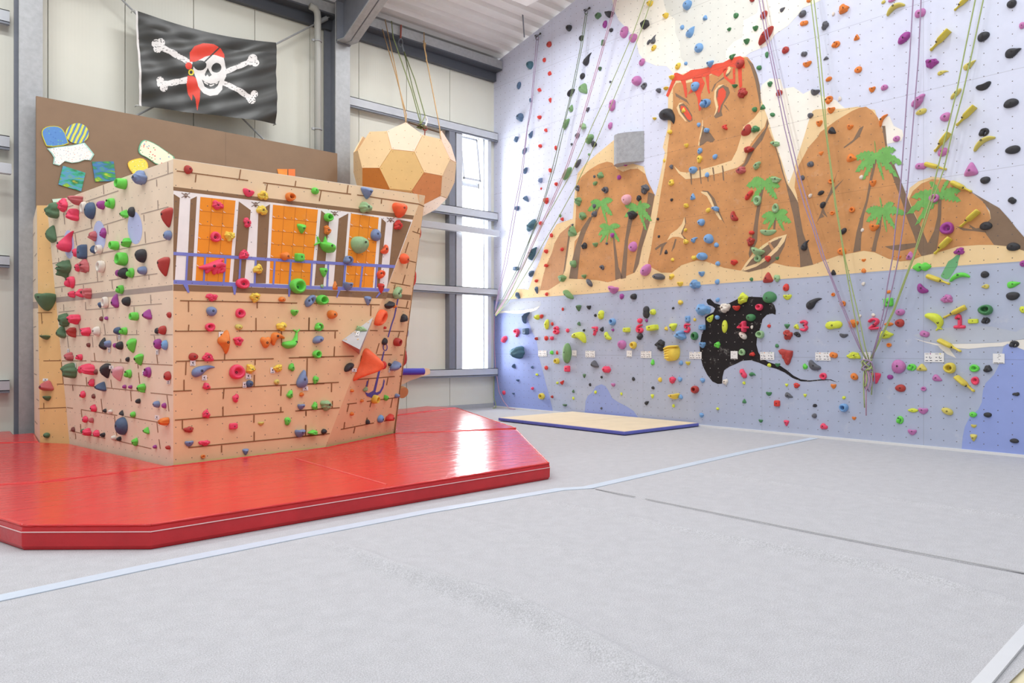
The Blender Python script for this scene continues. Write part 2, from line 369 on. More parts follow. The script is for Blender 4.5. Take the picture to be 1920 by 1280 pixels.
# downpipe
mb = MB(); x, y = -4.76, -0.45
mb.tube([(x - 0.16, y, 7.88), (x - 0.06, y, 7.86), (x - .01, y, 7.80), (x, y, 7.72), (x, y, 7.5), (x, y, 0.25)], 0.065, 14)
o = mb.build('downpipe', mat('grey_pvc', (168, 168, 162), 0.5), smooth=True); tag(seat(o, (x, y, 0)), 'grey rain downpipe beside the column right of the flag', 'pipe')
for z in (7.25, 5.57, 3.6):
    mb = MB(); mb.tube([(x + 0.073 * math.cos(a), y + 0.073 * math.sin(a), z) for a in [k * math.pi / 8 for k in range(16)]], 0.014, 6, closed=True); mb.box((x - 0.12, y - .02, z - .02), (x - 0.07, y + .02, z + .02))
    mb.build('bracket', STEEL, o)
# wind bracing rods behind the flag
for (a, b), lab in ((((150, -78), (500, 267)), 'thin steel bracing rod running down to the right behind the flag'), (((632, 24), (245, 222)), 'thin steel bracing rod running up to the column behind the flag')):
    n = Vector((0, 1, 0)); pa, pb = on_plane(*a, (0, -0.22, 0), n), on_plane(*b, (0, -0.22, 0), n); mb = MB(); mb.cyl(pa, pb, 0.016, 8)
    o = mb.build('bracing_rod', STEEL); tag(seat(o, pb), lab, 'rod')
    mb = MB(); q = pa + (pb - pa) * 0.06; mb.cyl(q, q + (pb - pa).normalized() * 0.3, 0.045, 10); mb.build('turnbuckle', STEEL, o)

# ------------------------------------------------------------------ climbing wall with its painted island
def wp(name, c, **k): return mat(name, c, k.pop('rough', 0.62), k.pop('var', 0.03), k.pop('scale', 4), dots=(0.1635, 0.154, 0.0, -0.05, 0.0066), seams=(2.5, 1.262, 0.53), scuff=k.pop('scuff', 0.10), spec=0.3, **k)
SKY = wp('wall_paint_lavender', (218, 223, 243)); CREAMW = wp('wall_paint_cloud', (248, 244, 232)); CLOUDG = wp('wall_paint_cloud_grey', (225, 226, 218))
SAND = wp('wall_paint_sand', (238, 209, 160)); ROCKC = wp('wall_paint_rock', (202, 146, 94), var=0.13, scale=3.0, scuff=0.16); ROCK2 = wp('wall_paint_rock_pale', (196, 146, 104), var=0.08, scale=3)
SHADE = wp('wall_paint_brown', (133, 110, 90), var=0.07); SEA = wp('wall_paint_sea', (178, 187, 209), scuff=0.30); BLUE = wp('wall_paint_blue', (150, 166, 222), scuff=0.18)
LAVA = wp('wall_paint_red', (226, 86, 62)); GREEN = wp('wall_paint_green', (118, 181, 96), var=0.12, scale=9); GREENB = wp('wall_paint_bottle_green', (112, 176, 124))
BLACKP = wp('wall_paint_black', (30, 28, 31), scuff=0.55, dotc=(190, 186, 182)); SEAL = wp('wall_paint_pale_sea', (186, 193, 206), scuff=0.3); BONE = wp('wall_paint_bone', (236, 232, 224))
EDGE = mat('plywood_edge', (214, 196, 168), 0.7)
w = Painted(WALL); uR = 17.0
w.base([(0, 0), (uR, 0), (uR, ROOF0 + PITCH * uR), (0, ROOF0)], SKY, 0.10)
w.up(); ZO = 2.545
w.poly([(0, 0), (uR, 0), (uR, ZO), (0, ZO)], SEA); w.up()
w.px(P('1148,-140 1148,0 1152,20 1160,38 1170,48 1184,64 1194,80 1198,100 1208,114 1230,123 1250,124 1258,132 1264,140 1300,150 1390,112 1398,105 1408,98 1438,86 1454,64 1478,48 1496,28 1506,15 1532,4 1540,0 1560,-140'), CREAMW)
w.px(P('1428,160 1444,147 1464,148 1469,166 1488,163 1506,176 1522,168 1540,180 1568,188 1578,198 1600,215 1524,260 1508,300 1496,320 1479,350 1462,300 1444,255 1436,225 1420,204'), CREAMW)
w.px(P('1640,222 1654,220 1668,218 1676,236 1692,244 1694,254 1690,264 1664,270 1650,262'), CREAMW)
w.px(P('926,563 985,580 986,586 998,622 1006,636 1011,670 1018,696 1024,720 1031,745 1037,771 1037,776 926,766'), BLUE)
w.px(P('1096,779 1098,752 1102,742 1110,736 1117,724 1128,720 1136,724 1142,734 1148,746 1160,754 1176,762 1188,770 1197,783 1205,789'), BLUE)
w.px(P('2110,879 2085,780 2040,700 1985,655 1920,655 1908,651 1894,645 1888,645 1881,652 1879,664 1874,682 1864,702 1848,718 1843,732 1841,754 1834,768 1818,782 1809,800 1805,820 1803,844 1803,848'), BLUE)
w.up()
w.px(P('1713,628 1760,616 1810,611 1860,612 1905,622 1920,614 1975,606 2000,622 1985,640 1920,636 1876,642 1800,644 1740,640'), SEAL)
w.px(P('938,580 946,572 964,565 990,563 1014,565 1015,572 1000,577 980,580 954,584'), SEAL)
w.px(P('1244,-60 1244,0 1250,24 1266,36 1266,60 1275,82 1276,108 1294,128 1330,140 1361,118 1361,94 1376,78 1392,70 1394,38 1420,24 1424,0 1430,-60'), CLOUDG)
w.px(P('948,561 956,560 970,541 991,543 995,532 1002,512 1012,490 1020,465 1034,436 1044,420 1074,410 1078,360 1083,325 1098,307 1118,290 1152,262 1160,300 1207,312 1213,335 1220,352 1229,368 1236,340 1244,300 1247,285 1243,276 1252,240 1253,180 1262,150 1275,140 1395,106 1402,107 1420,140 1427,185 1434,206 1440,222 1448,250 1466,302 1479,345 1488,322 1496,292 1508,256 1516,228 1524,208 1530,205 1548,204 1578,204 1608,200 1640,206 1690,344 1702,370 1706,352 1722,340 1748,331 1770,334 1850,390 1925,470 2100,470 2100,474 1920,489.6 1766,500 1652,508 1536,518 1380,529 1228,540 1100,551'), SAND)
w.px(P('934,588 939,582 960,583 980,581 1000,578 1013,573 1006,581 992,586 970,588 946,586'), BONE)
w.px(P('1713,634 1736,640 1756,644 1796,644.5 1836,643.6 1876,642 1896,639 1920,635 1960,630 1960,665 1920,656 1908,651 1890,644 1880,649 1856,650 1816,654 1779,651 1785,660 1793,671 1776,664 1764,654 1759,648 1736,642'), BONE)
w.px(P('490,455 520,450 560,490 620,510 700,490 780,450 890,430 1000,435 1080,470 1120,510 1135,560 1132,600 1100,588 1050,600 1010,640 990,720 960,800 952,880 970,950 1000,1000 1060,1040 1180,1080 1240,1120 1300,1170 1370,1205 1450,1215 1560,1205 1650,1205 1715,1235 1640,1211 1560,1215 1450,1226 1370,1223 1290,1192 1220,1142 1140,1106 1060,1085 980,1050 900,1025 820,1030 760,1060 700,1085 650,1120 635,1180 630,1245 590,1248 540,1225 490,1160 450,1080 425,980 420,890 440,780 475,700 470,620 500,600 550,575 565,540 540,520 500,505 485,480'), BLACKP, 1228, 470, 5)
MANTA = [(1228 + x / 5, 470 + y / 5) for x, y in P('490,455 700,490 890,430 1080,470 1135,560 1050,600 990,720 952,880 1000,1000 1180,1080 1060,1085 820,1030 650,1120 630,1245 540,1225 450,1080 420,890 475,700 470,620 565,540')]
w.up()
w.px(P('1794,478 1801,478 1797,489 1796,497 1780,522 1775,523.6 1766,520 1764,517 1778,490 1786,485'), GREENB)
w.px(P('1071,420 1068,450 1064,480 1056,515 1050,530 1028,544 1013,544 1018,520 1024,498 1035,474 1040,456 1050,438'), ROCK2)
ISLE = P('1083,340 1092,330 1106,318 1122,308 1138,303 1148,305 1156,316 1168,322 1182,317 1196,316 1210,326 1216,342 1228,366 1218,420 1205,460 1196,500 1190,511 1168,520 1154,525 1140,529 1120,525 1090,523 1067,522 1074,490 1078,452 1100,425 1078,440 1080,400 1082,360')
w.px(ISLE, ROCKC)
VOLC = P('1262,165 1268,156 1300,150 1330,142 1355,128 1395,108 1402,107 1412,120 1420,140 1425,160 1427,185 1426,205 1437,218 1440,236 1448,260 1456,278 1464,302 1470,326 1476,344 1486,360 1497,380 1500,402 1506,436 1516,464 1523,490 1525,496 1501,501 1476,499 1452,493 1420,500 1388,507 1358,502 1324,490 1306,488 1278,497 1260,511 1240,511 1216,498 1215,492 1221,466 1226,432 1232,406 1240,356 1251,292 1252,276 1258,236 1262,200')
w.px(VOLC, ROCKC)
MOUNT = P('1494,364 1490,352 1492,332 1498,310 1516,276 1534,256 1538,248 1568,226 1598,208 1612,202 1624,200 1636,208 1646,220 1656,246 1664,284 1676,312 1690,344 1700,366 1708,396 1720,426 1740,456 1728,480 1712,487 1688,490 1666,485 1640,473 1620,470 1598,474 1572,479 1546,488 1525,496 1516,464 1506,436 1500,402 1497,380')
w.px(MOUNT, ROCKC)
HILL = P('1704,374 1712,358 1728,344 1748,336 1776,337 1802,346 1826,364 1846,380 1856,402 1864,459 1836,459 1796,462 1756,474 1728,480 1740,456')
w.px(HILL, ROCKC)
w.up()
for s in ('1106,406 1110,410 1098,436 1090,460 1086,492 1083,523 1067,522 1072,492 1080,460 1090,430', '1216,360 1228,364 1218,420 1204,465 1198,495 1190,511 1187,511 1196,465 1208,420', '1128,380 1120,400 1106,412 1110,402', '1068,424 1071,424 1068,450 1060,505 1056,515 1062,470',
          '1148,432 1153,448 1160,500 1168,520 1154,525 1153,490', '1180,400 1188,405 1178,450 1174,521 1164,523 1172,450',
          '1446,252 1456,278 1464,302 1470,326 1476,344 1486,360 1497,380 1500,402 1506,436 1516,464 1525,496 1501,501 1500,480 1494,440 1488,405 1483,385 1474,345 1466,320 1458,290',
          '1400,110 1412,120 1420,140 1425,160 1427,185 1426,205 1422,180 1416,150 1408,125', '1439,222 1442,232 1430,262 1414,282 1402,306 1392,318 1380,322 1396,306 1406,280 1424,256 1436,240',
          '1429,344 1435,342 1428,376 1422,416 1420,452 1406,484 1404,476 1412,436 1418,396', '1452,406 1456,406 1454,430 1450,430',
          '1654,236 1660,236 1664,280 1680,316 1696,356 1710,392 1728,428 1740,456 1728,480 1722,470 1714,442 1702,412 1692,380 1680,348 1672,326 1664,296',
          '1640,296 1645,296 1636,336 1628,376 1620,406 1615,446 1614,470 1600,473 1606,436 1614,406 1624,376 1631,336', '1651,396 1655,396 1652,428 1645,454 1642,472 1634,471 1642,436 1648,416',
          '1760,368 1766,366 1765,406 1760,448 1756,474 1728,480 1740,456 1752,432 1758,406', '1616,472 1636,460 1648,445 1645,463 1620,474 1606,490 1598,490'[:0] or '1582,276 1600,262 1612,240 1620,236 1612,256 1598,268 1583,278',
          '1822,360 1846,374 1874,390 1892,410 1906,428 1920,444 1990,500 1920,470 1896,462 1864,459 1850,440 1842,425 1858,410 1856,395 1842,376', '1792,424 1810,428 1824,430 1816,420 1830,428 1842,426 1850,436 1826,433 1806,432',
          '1659,462 1690,458 1720,455 1722,462 1690,470 1672,468', '1524,430 1536,410 1542,390 1556,360 1571,320 1560,356 1583,335 1558,366 1545,392 1552,408 1546,406 1540,398 1530,420',
          '1430,470 1476,439 1471,462 1458,486 1436,502 1404,510 1390,507 1418,500 1440,486'):
    w.px(P(s), SHADE)
for s in ('205,1010 230,965 270,962 225,985 240,1050 300,1138 285,1135 225,1065', '560,850 600,800 650,790 610,815 575,860 575,930 595,1000 575,1060 555,1095 575,1020 555,930', '445,1126 452,1126 450,1240 415,1320 430,1370 405,1365 418,1290 440,1200', '285,765 365,730 365,765 290,780', '415,745 435,720 440,755 415,765', '670,660 690,615 715,640 690,690 672,730'):
    w.px(P(s), SAND, 1228, 0, 5)
for s in ('225,985 270,970 310,1010 350,1080 355,1130 320,1148 280,1100 240,1050', '580,840 640,795 690,820 705,870 680,920 640,980 625,1040 635,1085 570,1110 555,1090 590,1040 600,980 575,910', '190,870 300,935 330,990 300,960 200,905', '530,855 560,790 640,725 720,660 690,710 580,780 540,860', '640,975 665,990 705,1050 670,1015'):
    w.px(P(s), SHADE, 1228, 0, 5)
for s in ('455,0 530,80 565,130 540,155 490,145 460,170 425,190 418,180 440,60', '330,455 345,455 350,555 340,545', '418,385 428,385 440,545 430,540', '540,390 552,390 562,515 555,515', '628,370 640,370 652,515 640,510', '492,470 502,470 505,525 495,520', '100,1090 50,1110 0,1150 10,1165 60,1130 45,1215 60,1205 85,1130 120,1090', '285,850 295,900 258,1020 320,1080 280,1062 250,1010', '190,1060 205,1060 185,1140 155,1180', '440,605 500,610 560,680 590,760 640,880 660,920 630,880 560,750 520,660'):
    w.px(P(s), SHADE, 1228, 236, 5)
w.up()
for s in ('180,375 240,430 300,438 400,420 560,375 720,325 770,230 810,100 830,10 930,-70 1000,-160 1040,-120 1055,-70 1030,10 960,90 900,170 860,280 830,350 780,390 600,445 400,490 290,500 220,440', '280,850 285,920 245,1010 280,1062 225,1040 170,1040 115,1075 150,1010 210,970 255,920', '430,615 490,620 530,680 560,760 600,820 630,880 610,880 570,820 530,740 490,660 440,630', '1240,1015 1215,1085 1150,1170 1060,1250 950,1320 850,1355 810,1355 850,1290 920,1200 1010,1120 1120,1050'):
    w.px(P(s), SAND, 1228, 236, 5)
for s in ('245,990 285,1000 320,1050 348,1100 340,1130 310,1120 270,1060 240,1020', '600,840 640,820 668,860 665,910 620,990 605,1050 595,1058 600,1000 585,920', '105,895 160,760 200,750 140,880 125,912', '240,750 290,755 305,870 300,920 285,910 265,800', '350,735 440,720 470,780 430,890 435,1030 415,1040 400,920 370,850 345,870 310,885 360,800', '475,720 510,700 510,830 520,870 508,882 495,850 485,780', '640,650 690,640 660,700 700,745 735,740 730,640 755,640 755,790 720,790 650,730', '780,640 815,640 820,810 795,830 785,760',
          '160,760 185,685 210,682 265,705 340,657 480,640 570,598 640,588 720,545 800,525 838,545 845,640 760,640 700,620 660,660 600,720 530,690 470,720 420,730 360,735 290,755 200,755'):
    w.px(P(s), LAVA, 1228, 0, 5)
w.up()
for s in ('1195,1045 1150,1120 1060,1210 950,1290 850,1325 900,1260 1000,1160 1100,1085', '330,440 345,440 350,500 338,500', '416,385 430,385 436,490 424,492', '538,390 552,390 560,450 548,455', '628,372 640,372 650,430 636,435'): w.px(P(s), SHADE, 1228, 236, 5)
w.px(P('1060,1095 1080,1088 1120,1150 1100,1170'), ROCK2, 1228, 236, 5, dz=0.0006)
# palms: drooping fronds made of jagged blades
def palm(cx, cy, fronds):
    for ang, L, wd in fronds:
        a = math.radians(ang); top = []; bot = []; n = 12
        for k in range(n + 1):
            t = k / n; x = cx + math.cos(a) * L * t; y = cy - math.sin(a) * L * t + 0.42 * L * t * t * (1 if abs(math.cos(a)) > .3 else .6)
            wl = wd * (0.18 + 1.0 * math.sin(math.pi * min(1, t * 0.85 + .15)) ** 0.8) * (0.55 if k % 2 else 1.0) * (0 if k == n else 1)
            top.append((x, y - wl * 0.45)); bot.append((x - math.cos(a) * wl * .2, y + wl * 0.75))
        w.px(top + bot[::-1], GREEN, dz=random.uniform(0.0001, 0.0009))
for c, fr in {(1434, 343): [(165, 36, 15), (140, 30, 13), (120, 14, 9), (35, 34, 15), (-35, 30, 15), (-140, 34, 12), (10, 30, 13)], (1455, 402): [(165, 28, 12), (195, 26, 11), (35, 28, 13), (-5, 30, 13), (-50, 26, 11), (-130, 24, 11)],
              (1643, 291): [(95, 36, 14), (165, 44, 14), (200, 42, 15), (230, 40, 15), (38, 48, 15), (5, 52, 15), (-28, 48, 14), (-65, 36, 14)], (1655, 394): [(100, 32, 14), (160, 34, 14), (195, 32, 13), (50, 34, 14), (15, 46, 14), (-40, 34, 13), (-75, 34, 14), (240, 28, 12)],
              (1763, 366): [(115, 48, 15), (160, 58, 15), (188, 64, 16), (215, 58, 14), (70, 50, 14), (35, 48, 14), (8, 40, 13)], (1127, 380): [(155, 22, 11), (190, 26, 12), (35, 28, 12), (-30, 26, 12), (-65, 30, 12)],
              (1143, 426): [(150, 22, 11), (195, 22, 10), (225, 26, 10), (30, 24, 10), (-40, 26, 10), (-80, 22, 9), (255, 26, 9)], (1196, 389): [(150, 28, 12), (195, 26, 11), (70, 22, 10), (30, 28, 12), (-25, 30, 13), (-60, 34, 12)]}.items(): palm(c[0], c[1], fr)
wall_right = struct(w.build('wall_right'), 'tall climbing wall painted with a volcano island, sea and black manta ray')
pts = [(-0.012, -17 + k * 1.7) for k in range(11)]
mb = MB(); mb.box((-0.03, -17, 0.0), (-0.001, -0.02, 0.035)); struct(mb.build('baseboard_right', mat('pale_base_strip', (226, 226, 226), 0.6)), 'pale strip along the foot of the climbing wall')

# ------------------------------------------------------------------ pirate ship bouldering block
MZ = 0.175
E0, L1, L2, F1, F2 = (on_z(*p, MZ) for p in ((325, 871), (130, 828), (75, 826), (610, 838), (738, 812)))
def vplane(a, b):        # vertical frame through a,b with a on the left
    d = b - a; return Frame((a.x, a.y, 0), (d.y, -d.x, 0))
FRONT = vplane(E0, F1); STERN = vplane(L1, E0); STRIPF = vplane(L2, L1)
Ctop = FRONT.px(786, 381)
nb = (F2 - F1).cross(Ctop - F1).normalized(); nb = nb if nb.dot(CAM - F1) > 0 else -nb
BOW = Frame(F1, nb); Ttop = BOW.px(797, 367)
BACKY = -0.75
def sp(name, c, **k): return mat(name, c, 0.6, k.pop('var', 0.05), k.pop('scale', 2.2), dots=(0.172, 0.172, 0.06, 0.03, 0.0056), scuff=k.pop('scuff', 0.12), spec=0.3)
PLY = sp('ship_paint_sand', (235, 197, 152)); PLY2 = sp('ship_paint_sand_pale', (239, 219, 194)); PLYT = sp('ship_paint_top', (233, 206, 168)); ORANGE = sp('ship_paint_orange', (242, 148, 40), scuff=0.1); SHIPW = sp('ship_paint_white', (244, 238, 234))
SHIPB = sp('ship_paint_brown', (140, 108, 78)); RAIL = sp('ship_paint_blue', (126, 132, 205)); GROUT = mat('ship_grout_line', (136, 90, 50), 0.7); GROUT2 = mat('ship_grout_line_grey', (172, 152, 138), 0.7); BANDG = sp('ship_band_grey', (176, 160, 150)); OVAL = sp('ship_oval_blue', (190, 198, 236)); ANCH = mat('ship_anchor_blue', (82, 74, 160), 0.6); GRIDL = mat('ship_window_grid', (196, 110, 26), 0.6)
SKIRT = mat('ship_base_strip', (226, 204, 142), 0.6)
ship = empty('pirate_ship_boulder', (E0.x, E0.y, 0))
tag(ship, 'plywood climbing block painted as a pirate ship, standing among red mats', 'climbing block')
TOPZ = 3.46
# front
g = Painted(FRONT); fu = FRONT.uv
zE = fu(325, 298)[1]; cu, cv = fu(786, 381); tu, tv = fu(786, 364.5)
g.base([(0, 0), (fu(610, 838)[0], 0), (fu(610, 838)[0], MZ), (cu, cv), (tu, tv), (0, zE)], PLY, 0.04)
g.up()
g.px(P('325,297 786,366 786,381 775,409 325,352'), PLYT)
g.px(P('325,357 774,412 722,549 325,541'), SHIPW)
g.up(0.0005); g.px(P('325,350 776,404 774,411 325,357'), SHIPB); g.px(P('325,533 560,542 728,548 724,560 560,552 325,545'), SHIPB)
g.px(P('325,868 610,834.6 610,838.6 325,871.8'), SKIRT); g.line((325, 297.6), (786, 365), 0.9, mat('ship_top_edge', (240, 228, 210), 0.6))
g.up()
for s in ('28,368 85,405 38,1175 22,1175', '185,418 245,390 200,1180 150,1180', '638,438 750,520 690,1190 580,1190', '822,525 930,465 890,1205 795,1205', '1410,522 1487,585 1430,1225 1345,1225', '1575,598 1665,550 1610,1235 1525,1235'): g.px(P(s), SHIPB, 320, 290, 5)
g.px(P('715.2,408.8 723.5,417 711,538 706,538'), SHIPB); g.px(P('737,418.5 749,411.8 771,416 731.5,522 724,543 727,530'), SHIPB)
WIN = [(P('278,395 607,430 547,1195 232,1180'), 3, 6), (P('958,468 1380,515 1315,1225 922,1205'), 4, 6), (P('1690,550 1950,588 1894,1245 1635,1238'), 3, 6)]
for q, _, _ in WIN: g.px(q, ORANGE, 320, 290, 5)
g.up()
for q, nx, ny in WIN:
    def lerp(a, b, t): return (a[0] + (b[0] - a[0]) * t, a[1] + (b[1] - a[1]) * t)
    for k in range(1, nx): g.line(lerp(q[0], q[1], k / nx), lerp(q[3], q[2], k / nx), 0.7, GRIDL, 320, 290, 5)
    for k in range(1, ny): g.line(lerp(q[0], q[3], k / ny), lerp(q[1], q[2], k / ny), 0.7, GRIDL, 320, 290, 5, dz=0.0004)
    for k in range(1, ny):
        for j in range(nx):          # white chalk ticks in the corners of the window squares
            c_ = lerp(lerp(q[0], q[3], k / ny), lerp(q[1], q[2], k / ny), j / nx); x, y = c_[0] + 12, c_[1] - 7
            g.line((x - 6, y - 13), (x - 3, y - 2), 0.5, SHIPW, 320, 290, 5, 1.0, dz=.0006); g.line((x - 3, y - 3), (x + 14, y + 3), 1.1, SHIPW, 320, 290, 5, 0.5, dz=.0006)
g.up()
g.px(P('325,472 560,487 741,497 739,502.5 560,492.5 325,478'), RAIL); g.px(P('325,524.5 560,535 731,541 727.5,547 560,541 325,532'), RAIL)
for (a, b) in (((155, 945), (142, 1185)), ((322, 955), (308, 1190)), ((513, 968), (494, 1195)), ((653, 975), (640, 1200)), ((796, 985), (785, 1208)), ((974, 995), (960, 1215)), ((1125, 1002), (1110, 1225)), ((1324, 1010), (1310, 1230)), ((1476, 1020), (1465, 1235)), ((1636, 1030), (1618, 1240)), ((1796, 1045), (1775, 1245))): g.line(a, b, 3.6, RAIL, 320, 290, 5, dz=.0004)
g.line((706.7, 497), (703.5, 541), 3, RAIL, dz=.0004)
for s in ('341,530 351,530 355,548 352,549', '435,533 444,533 441,552 438,552', '540,538 545,538 543,556 540,556', '635,541 639,541 632,558 630,557', '712,546 717,546 706,558 704,557'): g.px(P(s), RAIL, dz=.0006)
SK = mat('ship_skull_brown', (120, 92, 74), 0.7)
for x, y, r in ((348, 366, 8), (479, 383, 8), (627, 400, 7), (732, 412, 7)):
    g.line((x - r, y - r * .55), (x + r, y + r * .55), 1.2, SK, dz=.0003); g.line((x - r, y + r * .55), (x + r, y - r * .55), 1.2, SK, dz=.0003)
    g.px(ell(x, y - .5, r * .42, r * .42), SK, dz=.0005); g.px(P('%f,%f %f,%f %f,%f %f,%f' % (x - r * .25, y, x + r * .25, y, x + r * .22, y + r * .6, x - r * .22, y + r * .6)), SK, dz=.0007)
    for e in (-.16, .16): g.px(ell(x + e * r, y - .4, r * .11, r * .11, 0, 8), SHIPW, dz=.0009)
def bricks(g, s, ox, oy, sc, wd, m):
    for t in s.split(';'):
        a, b = P(t); g.line(a, b, wd, m, ox, oy, sc)
bricks(g, '55,152 725,242;655,140 640,228;237,185 230,258;865,262 1690,370;1172,245 1165,295;905,275 893,340;1410,335 1392,435;1662,285 1652,362', 320, 290, 5, 1.8, GROUT)
bricks(g, '728,235 1500,350;1035,290 1030,345', 560, 330, 6.667, 1.8, GROUT)
bricks(g, '115,290 1580,320;222,295 222,430;1080,310 1080,385;1065,505 1065,660;1730,500 1725,660;225,590 220,665;50,672 630,668;850,668 1920,663;1385,675 1385,850;65,1048 1285,1015;675,950 672,1025;192,1055 185,1220;1055,1025 1053,1095;1475,1005 1920,995;1705,1010 1700,1280', 320, 520, 6.667, 1.9, GROUT)
bricks(g, '165,210 165,345;30,355 260,345;1045,150 1042,300;440,332 1450,275;1490,275 1920,258;665,325 655,450;1380,290 1375,412;652,545 652,665;50,715 1410,612;1375,550 1375,612;145,715 145,830;1040,650 1038,748;1555,602 1920,572;1690,600 1690,662;1685,775 1685,910;1042,860 1042,970;220,1058 1920,895;635,1030 635,1120', 320, 680, 6.667, 2.0, GROUT)
bricks(g, '190,458 1010,475;903,480 898,615;128,635 125,795;20,798 490,798;455,808 453,895;447,995 440,1120;0,1130 690,1118', 560, 500, 6.667, 1.9, GROUT)
bricks(g, '0,795 510,760;420,675 418,760;90,805 90,865;90,975 85,1110;25,1118 385,1083;410,455 408,565;110,462 500,443', 560, 650, 6.667, 1.9, GROUT)
g.build('front_panel', ship)
# bow facet
g = Painted(BOW); bu = BOW.uv
g.base([bu(610, 838), bu(738, 812), bu(797, 367), bu(786, 364.5), bu(786, 381)], PLY, 0.04)
g.up()
g.px(P('612,838.4 738,811.8 737.4,808 613,834.4'), SKIRT); g.px(P('724,549 722.5,558 770,562.5 771.6,553'), SHIPB); g.px(P('786,381 796.4,371.5 797,366.5 786,364.5'), PLYT)
g.up()
bricks(g, '1150,195 1395,240;1330,100 1298,215;1205,220 1190,280;1235,505 1375,520;1365,425 1345,510;1060,803 1315,808;1260,815 1240,885;1005,955 968,1085;975,1100 1165,1098;1265,1103 1305,1102;790,1108 840,1105;785,1110 772,1180;890,795 985,798', 560, 500, 6.667, 1.7, GROUT)
bricks(g, '1420,690 1525,725;1503,650 1485,705;1372,825 1330,960;1250,1025 1465,1080;1370,1075 1350,1155;1500,350 1568,380', 560, 330, 6.667, 1.6, GROUT)
bricks(g, '700,412 1200,370;875,400 855,500;1115,385 1097,480;1260,368 1290,365;850,683 1235,632;905,690 888,755;1172,640 1150,760;605,715 725,703;625,720 603,815;525,1032 940,950;575,940 562,1030;855,885 845,960;703,1005 685,1080;1065,928 1195,900', 560, 650, 6.667, 1.8, GROUT)
g.up()
bricks(g, '1240,400 1225,470;1225,470 1195,620;1195,620 1160,720;1160,720 1115,880', 560, 500, 6.667, 2.2, ANCH)
for k in range(14):
    a, b = 2 * math.pi * k / 14, 2 * math.pi * (k + 1) / 14; g.line((1080 + 25 * math.cos(a), 1005 + 42 * math.sin(a)), (1080 + 25 * math.cos(b), 1005 + 42 * math.sin(b)), 1.6, ANCH, 560, 500, 6.667, dz=.0004)
g.line((1065, 55), (945, 555), 2.2, ANCH, 560, 650, 6.667, 4.4)
for s in ('825,565 870,580 935,545 970,570 1010,555 1045,490 1062,400 1074,425 1058,510 1020,580 960,615 905,635 850,615', '850,430 868,415 862,450 850,500 838,500'): g.px(P(s), ANCH, 560, 650, 6.667, dz=.0008)
g.build('bow_panel', ship)
# stern side facing the hall
g = Painted(STERN); su = STERN.uv
g.base([(0, 0), (su(325, 871)[0], 0), su(325, 298), su(88, 385), (0, MZ)], PLY2, 0.04)
g.up()
g.px(P('101,557.8 323.9,533.8 323.9,544 102,567.5'), BANDG)
for x, y, rx, ry in ((530, 1120, 64, 178), (912, 1010, 76, 186), (1355, 915, 91, 204)): g.px(ell(x, y, rx, ry, -0.06, 36), OVAL, 50, 290, 6.667)
g.up()
bricks(g, '245,755 275,745;465,730 478,870;470,665 585,632;740,585 1150,450;780,580 785,600;960,380 965,495;1430,742 1775,650;1640,570 1645,690;1465,750 1470,830;960,880 1240,795;1190,650 1203,790;805,810 812,910;575,985 825,912;370,1032 470,1015;1010,880 1018,990;605,985 625,1130;375,1060 390,1220;1500,330 1830,220;1765,90 1768,240;1625,310 1628,395;1320,1150 1750,1065;1478,960 1488,1105;945,1225 1320,1150', 50, 290, 6.667, 1.5, GROUT2)
bricks(g, '325,160 505,125;400,90 402,140;750,75 1110,0;350,462 960,380;440,465 443,515;710,425 712,470;875,190 890,385;1030,370 1635,285;1065,370 1075,475;1530,300 1530,360;735,640 740,738;740,738 1120,710;400,768 600,748;463,670 465,750;1300,690 1690,662;1550,550 1555,660;1343,700 1345,770;960,1053 1410,1046;1375,990 1378,1040;968,910 985,1050;490,1065 840,1058;508,1070 525,1210;655,920 668,1055;820,1075 830,1205;1550,1050 1825,1048;1130,1060 1135,1130;945,735 958,830;1595,1060 1605,1120', 50, 470, 6.667, 1.4, GROUT2)
bricks(g, '440,175 750,175;845,75 855,175;805,180 1265,203;1175,150 1178,190;1355,205 1825,230;1625,90 1640,210;1390,215 1395,270;465,470 850,495;745,380 755,485;1053,410 1065,510;1000,512 1430,555;1400,320 1415,460;575,475 582,550;1300,550 1310,680;1550,575 1825,603;1755,605 1780,805;505,757 580,768;680,783 1135,857;683,790 692,880;932,650 950,825;1225,868 1650,943;1100,860 1110,980;1630,945 1643,1070;540,1048 985,1145;675,965 680,1060;610,1080 615,1150;1120,1060 1130,1110;1080,1160 1560,1272;1655,1155 1672,1275', 50, 650, 6.667, 1.4, mat('ship_grout_soft', (152, 112, 84), 0.7))
g.build('stern_panel', ship)
# narrow corner strip and the side running back to the hall wall
L1T = STERN.px(88, 385); nst = (L1 - L2).cross(L1T - L2).normalized(); nst = nst if nst.dot(CAM - L1) > 0 else -nst
STRIPF = Frame(L2, nst); L2T = STRIPF.px(69, 385)
g = Painted(STRIPF); q = STRIPF.uv
def low(a, b):          # carries an edge of the strip down to the floor
    t = a.z / (b.z - a.z); c = a + (a - b) * t; d = STRIPF.inv @ c; return (d.x, d.y)
g.base([low(L2, L2T), low(L1, L1T), q(88, 385), q(69, 385)], sp('ship_paint_strip', (230, 186, 126)), 0.03)
g.up(); g.px(P('73,559 102,558 102.6,567.5 73,569'), SHIPB)
g.up(); bricks(g, '135,775 320,772;185,780 193,915', 50, 470, 6.667, 1.3, GROUT); bricks(g, '210,175 430,172;380,465 460,465;215,700 216,770;145,773 500,757;435,190 460,460;498,765 508,830', 50, 650, 6.667, 1.5, GROUT)
g.build('corner_panel', ship)
L3 = Vector((-9.40, -0.82, 0)); nsd = (L2T - L2).cross(L3 - L2).normalized(); nsd = nsd if nsd.x < 0 else -nsd
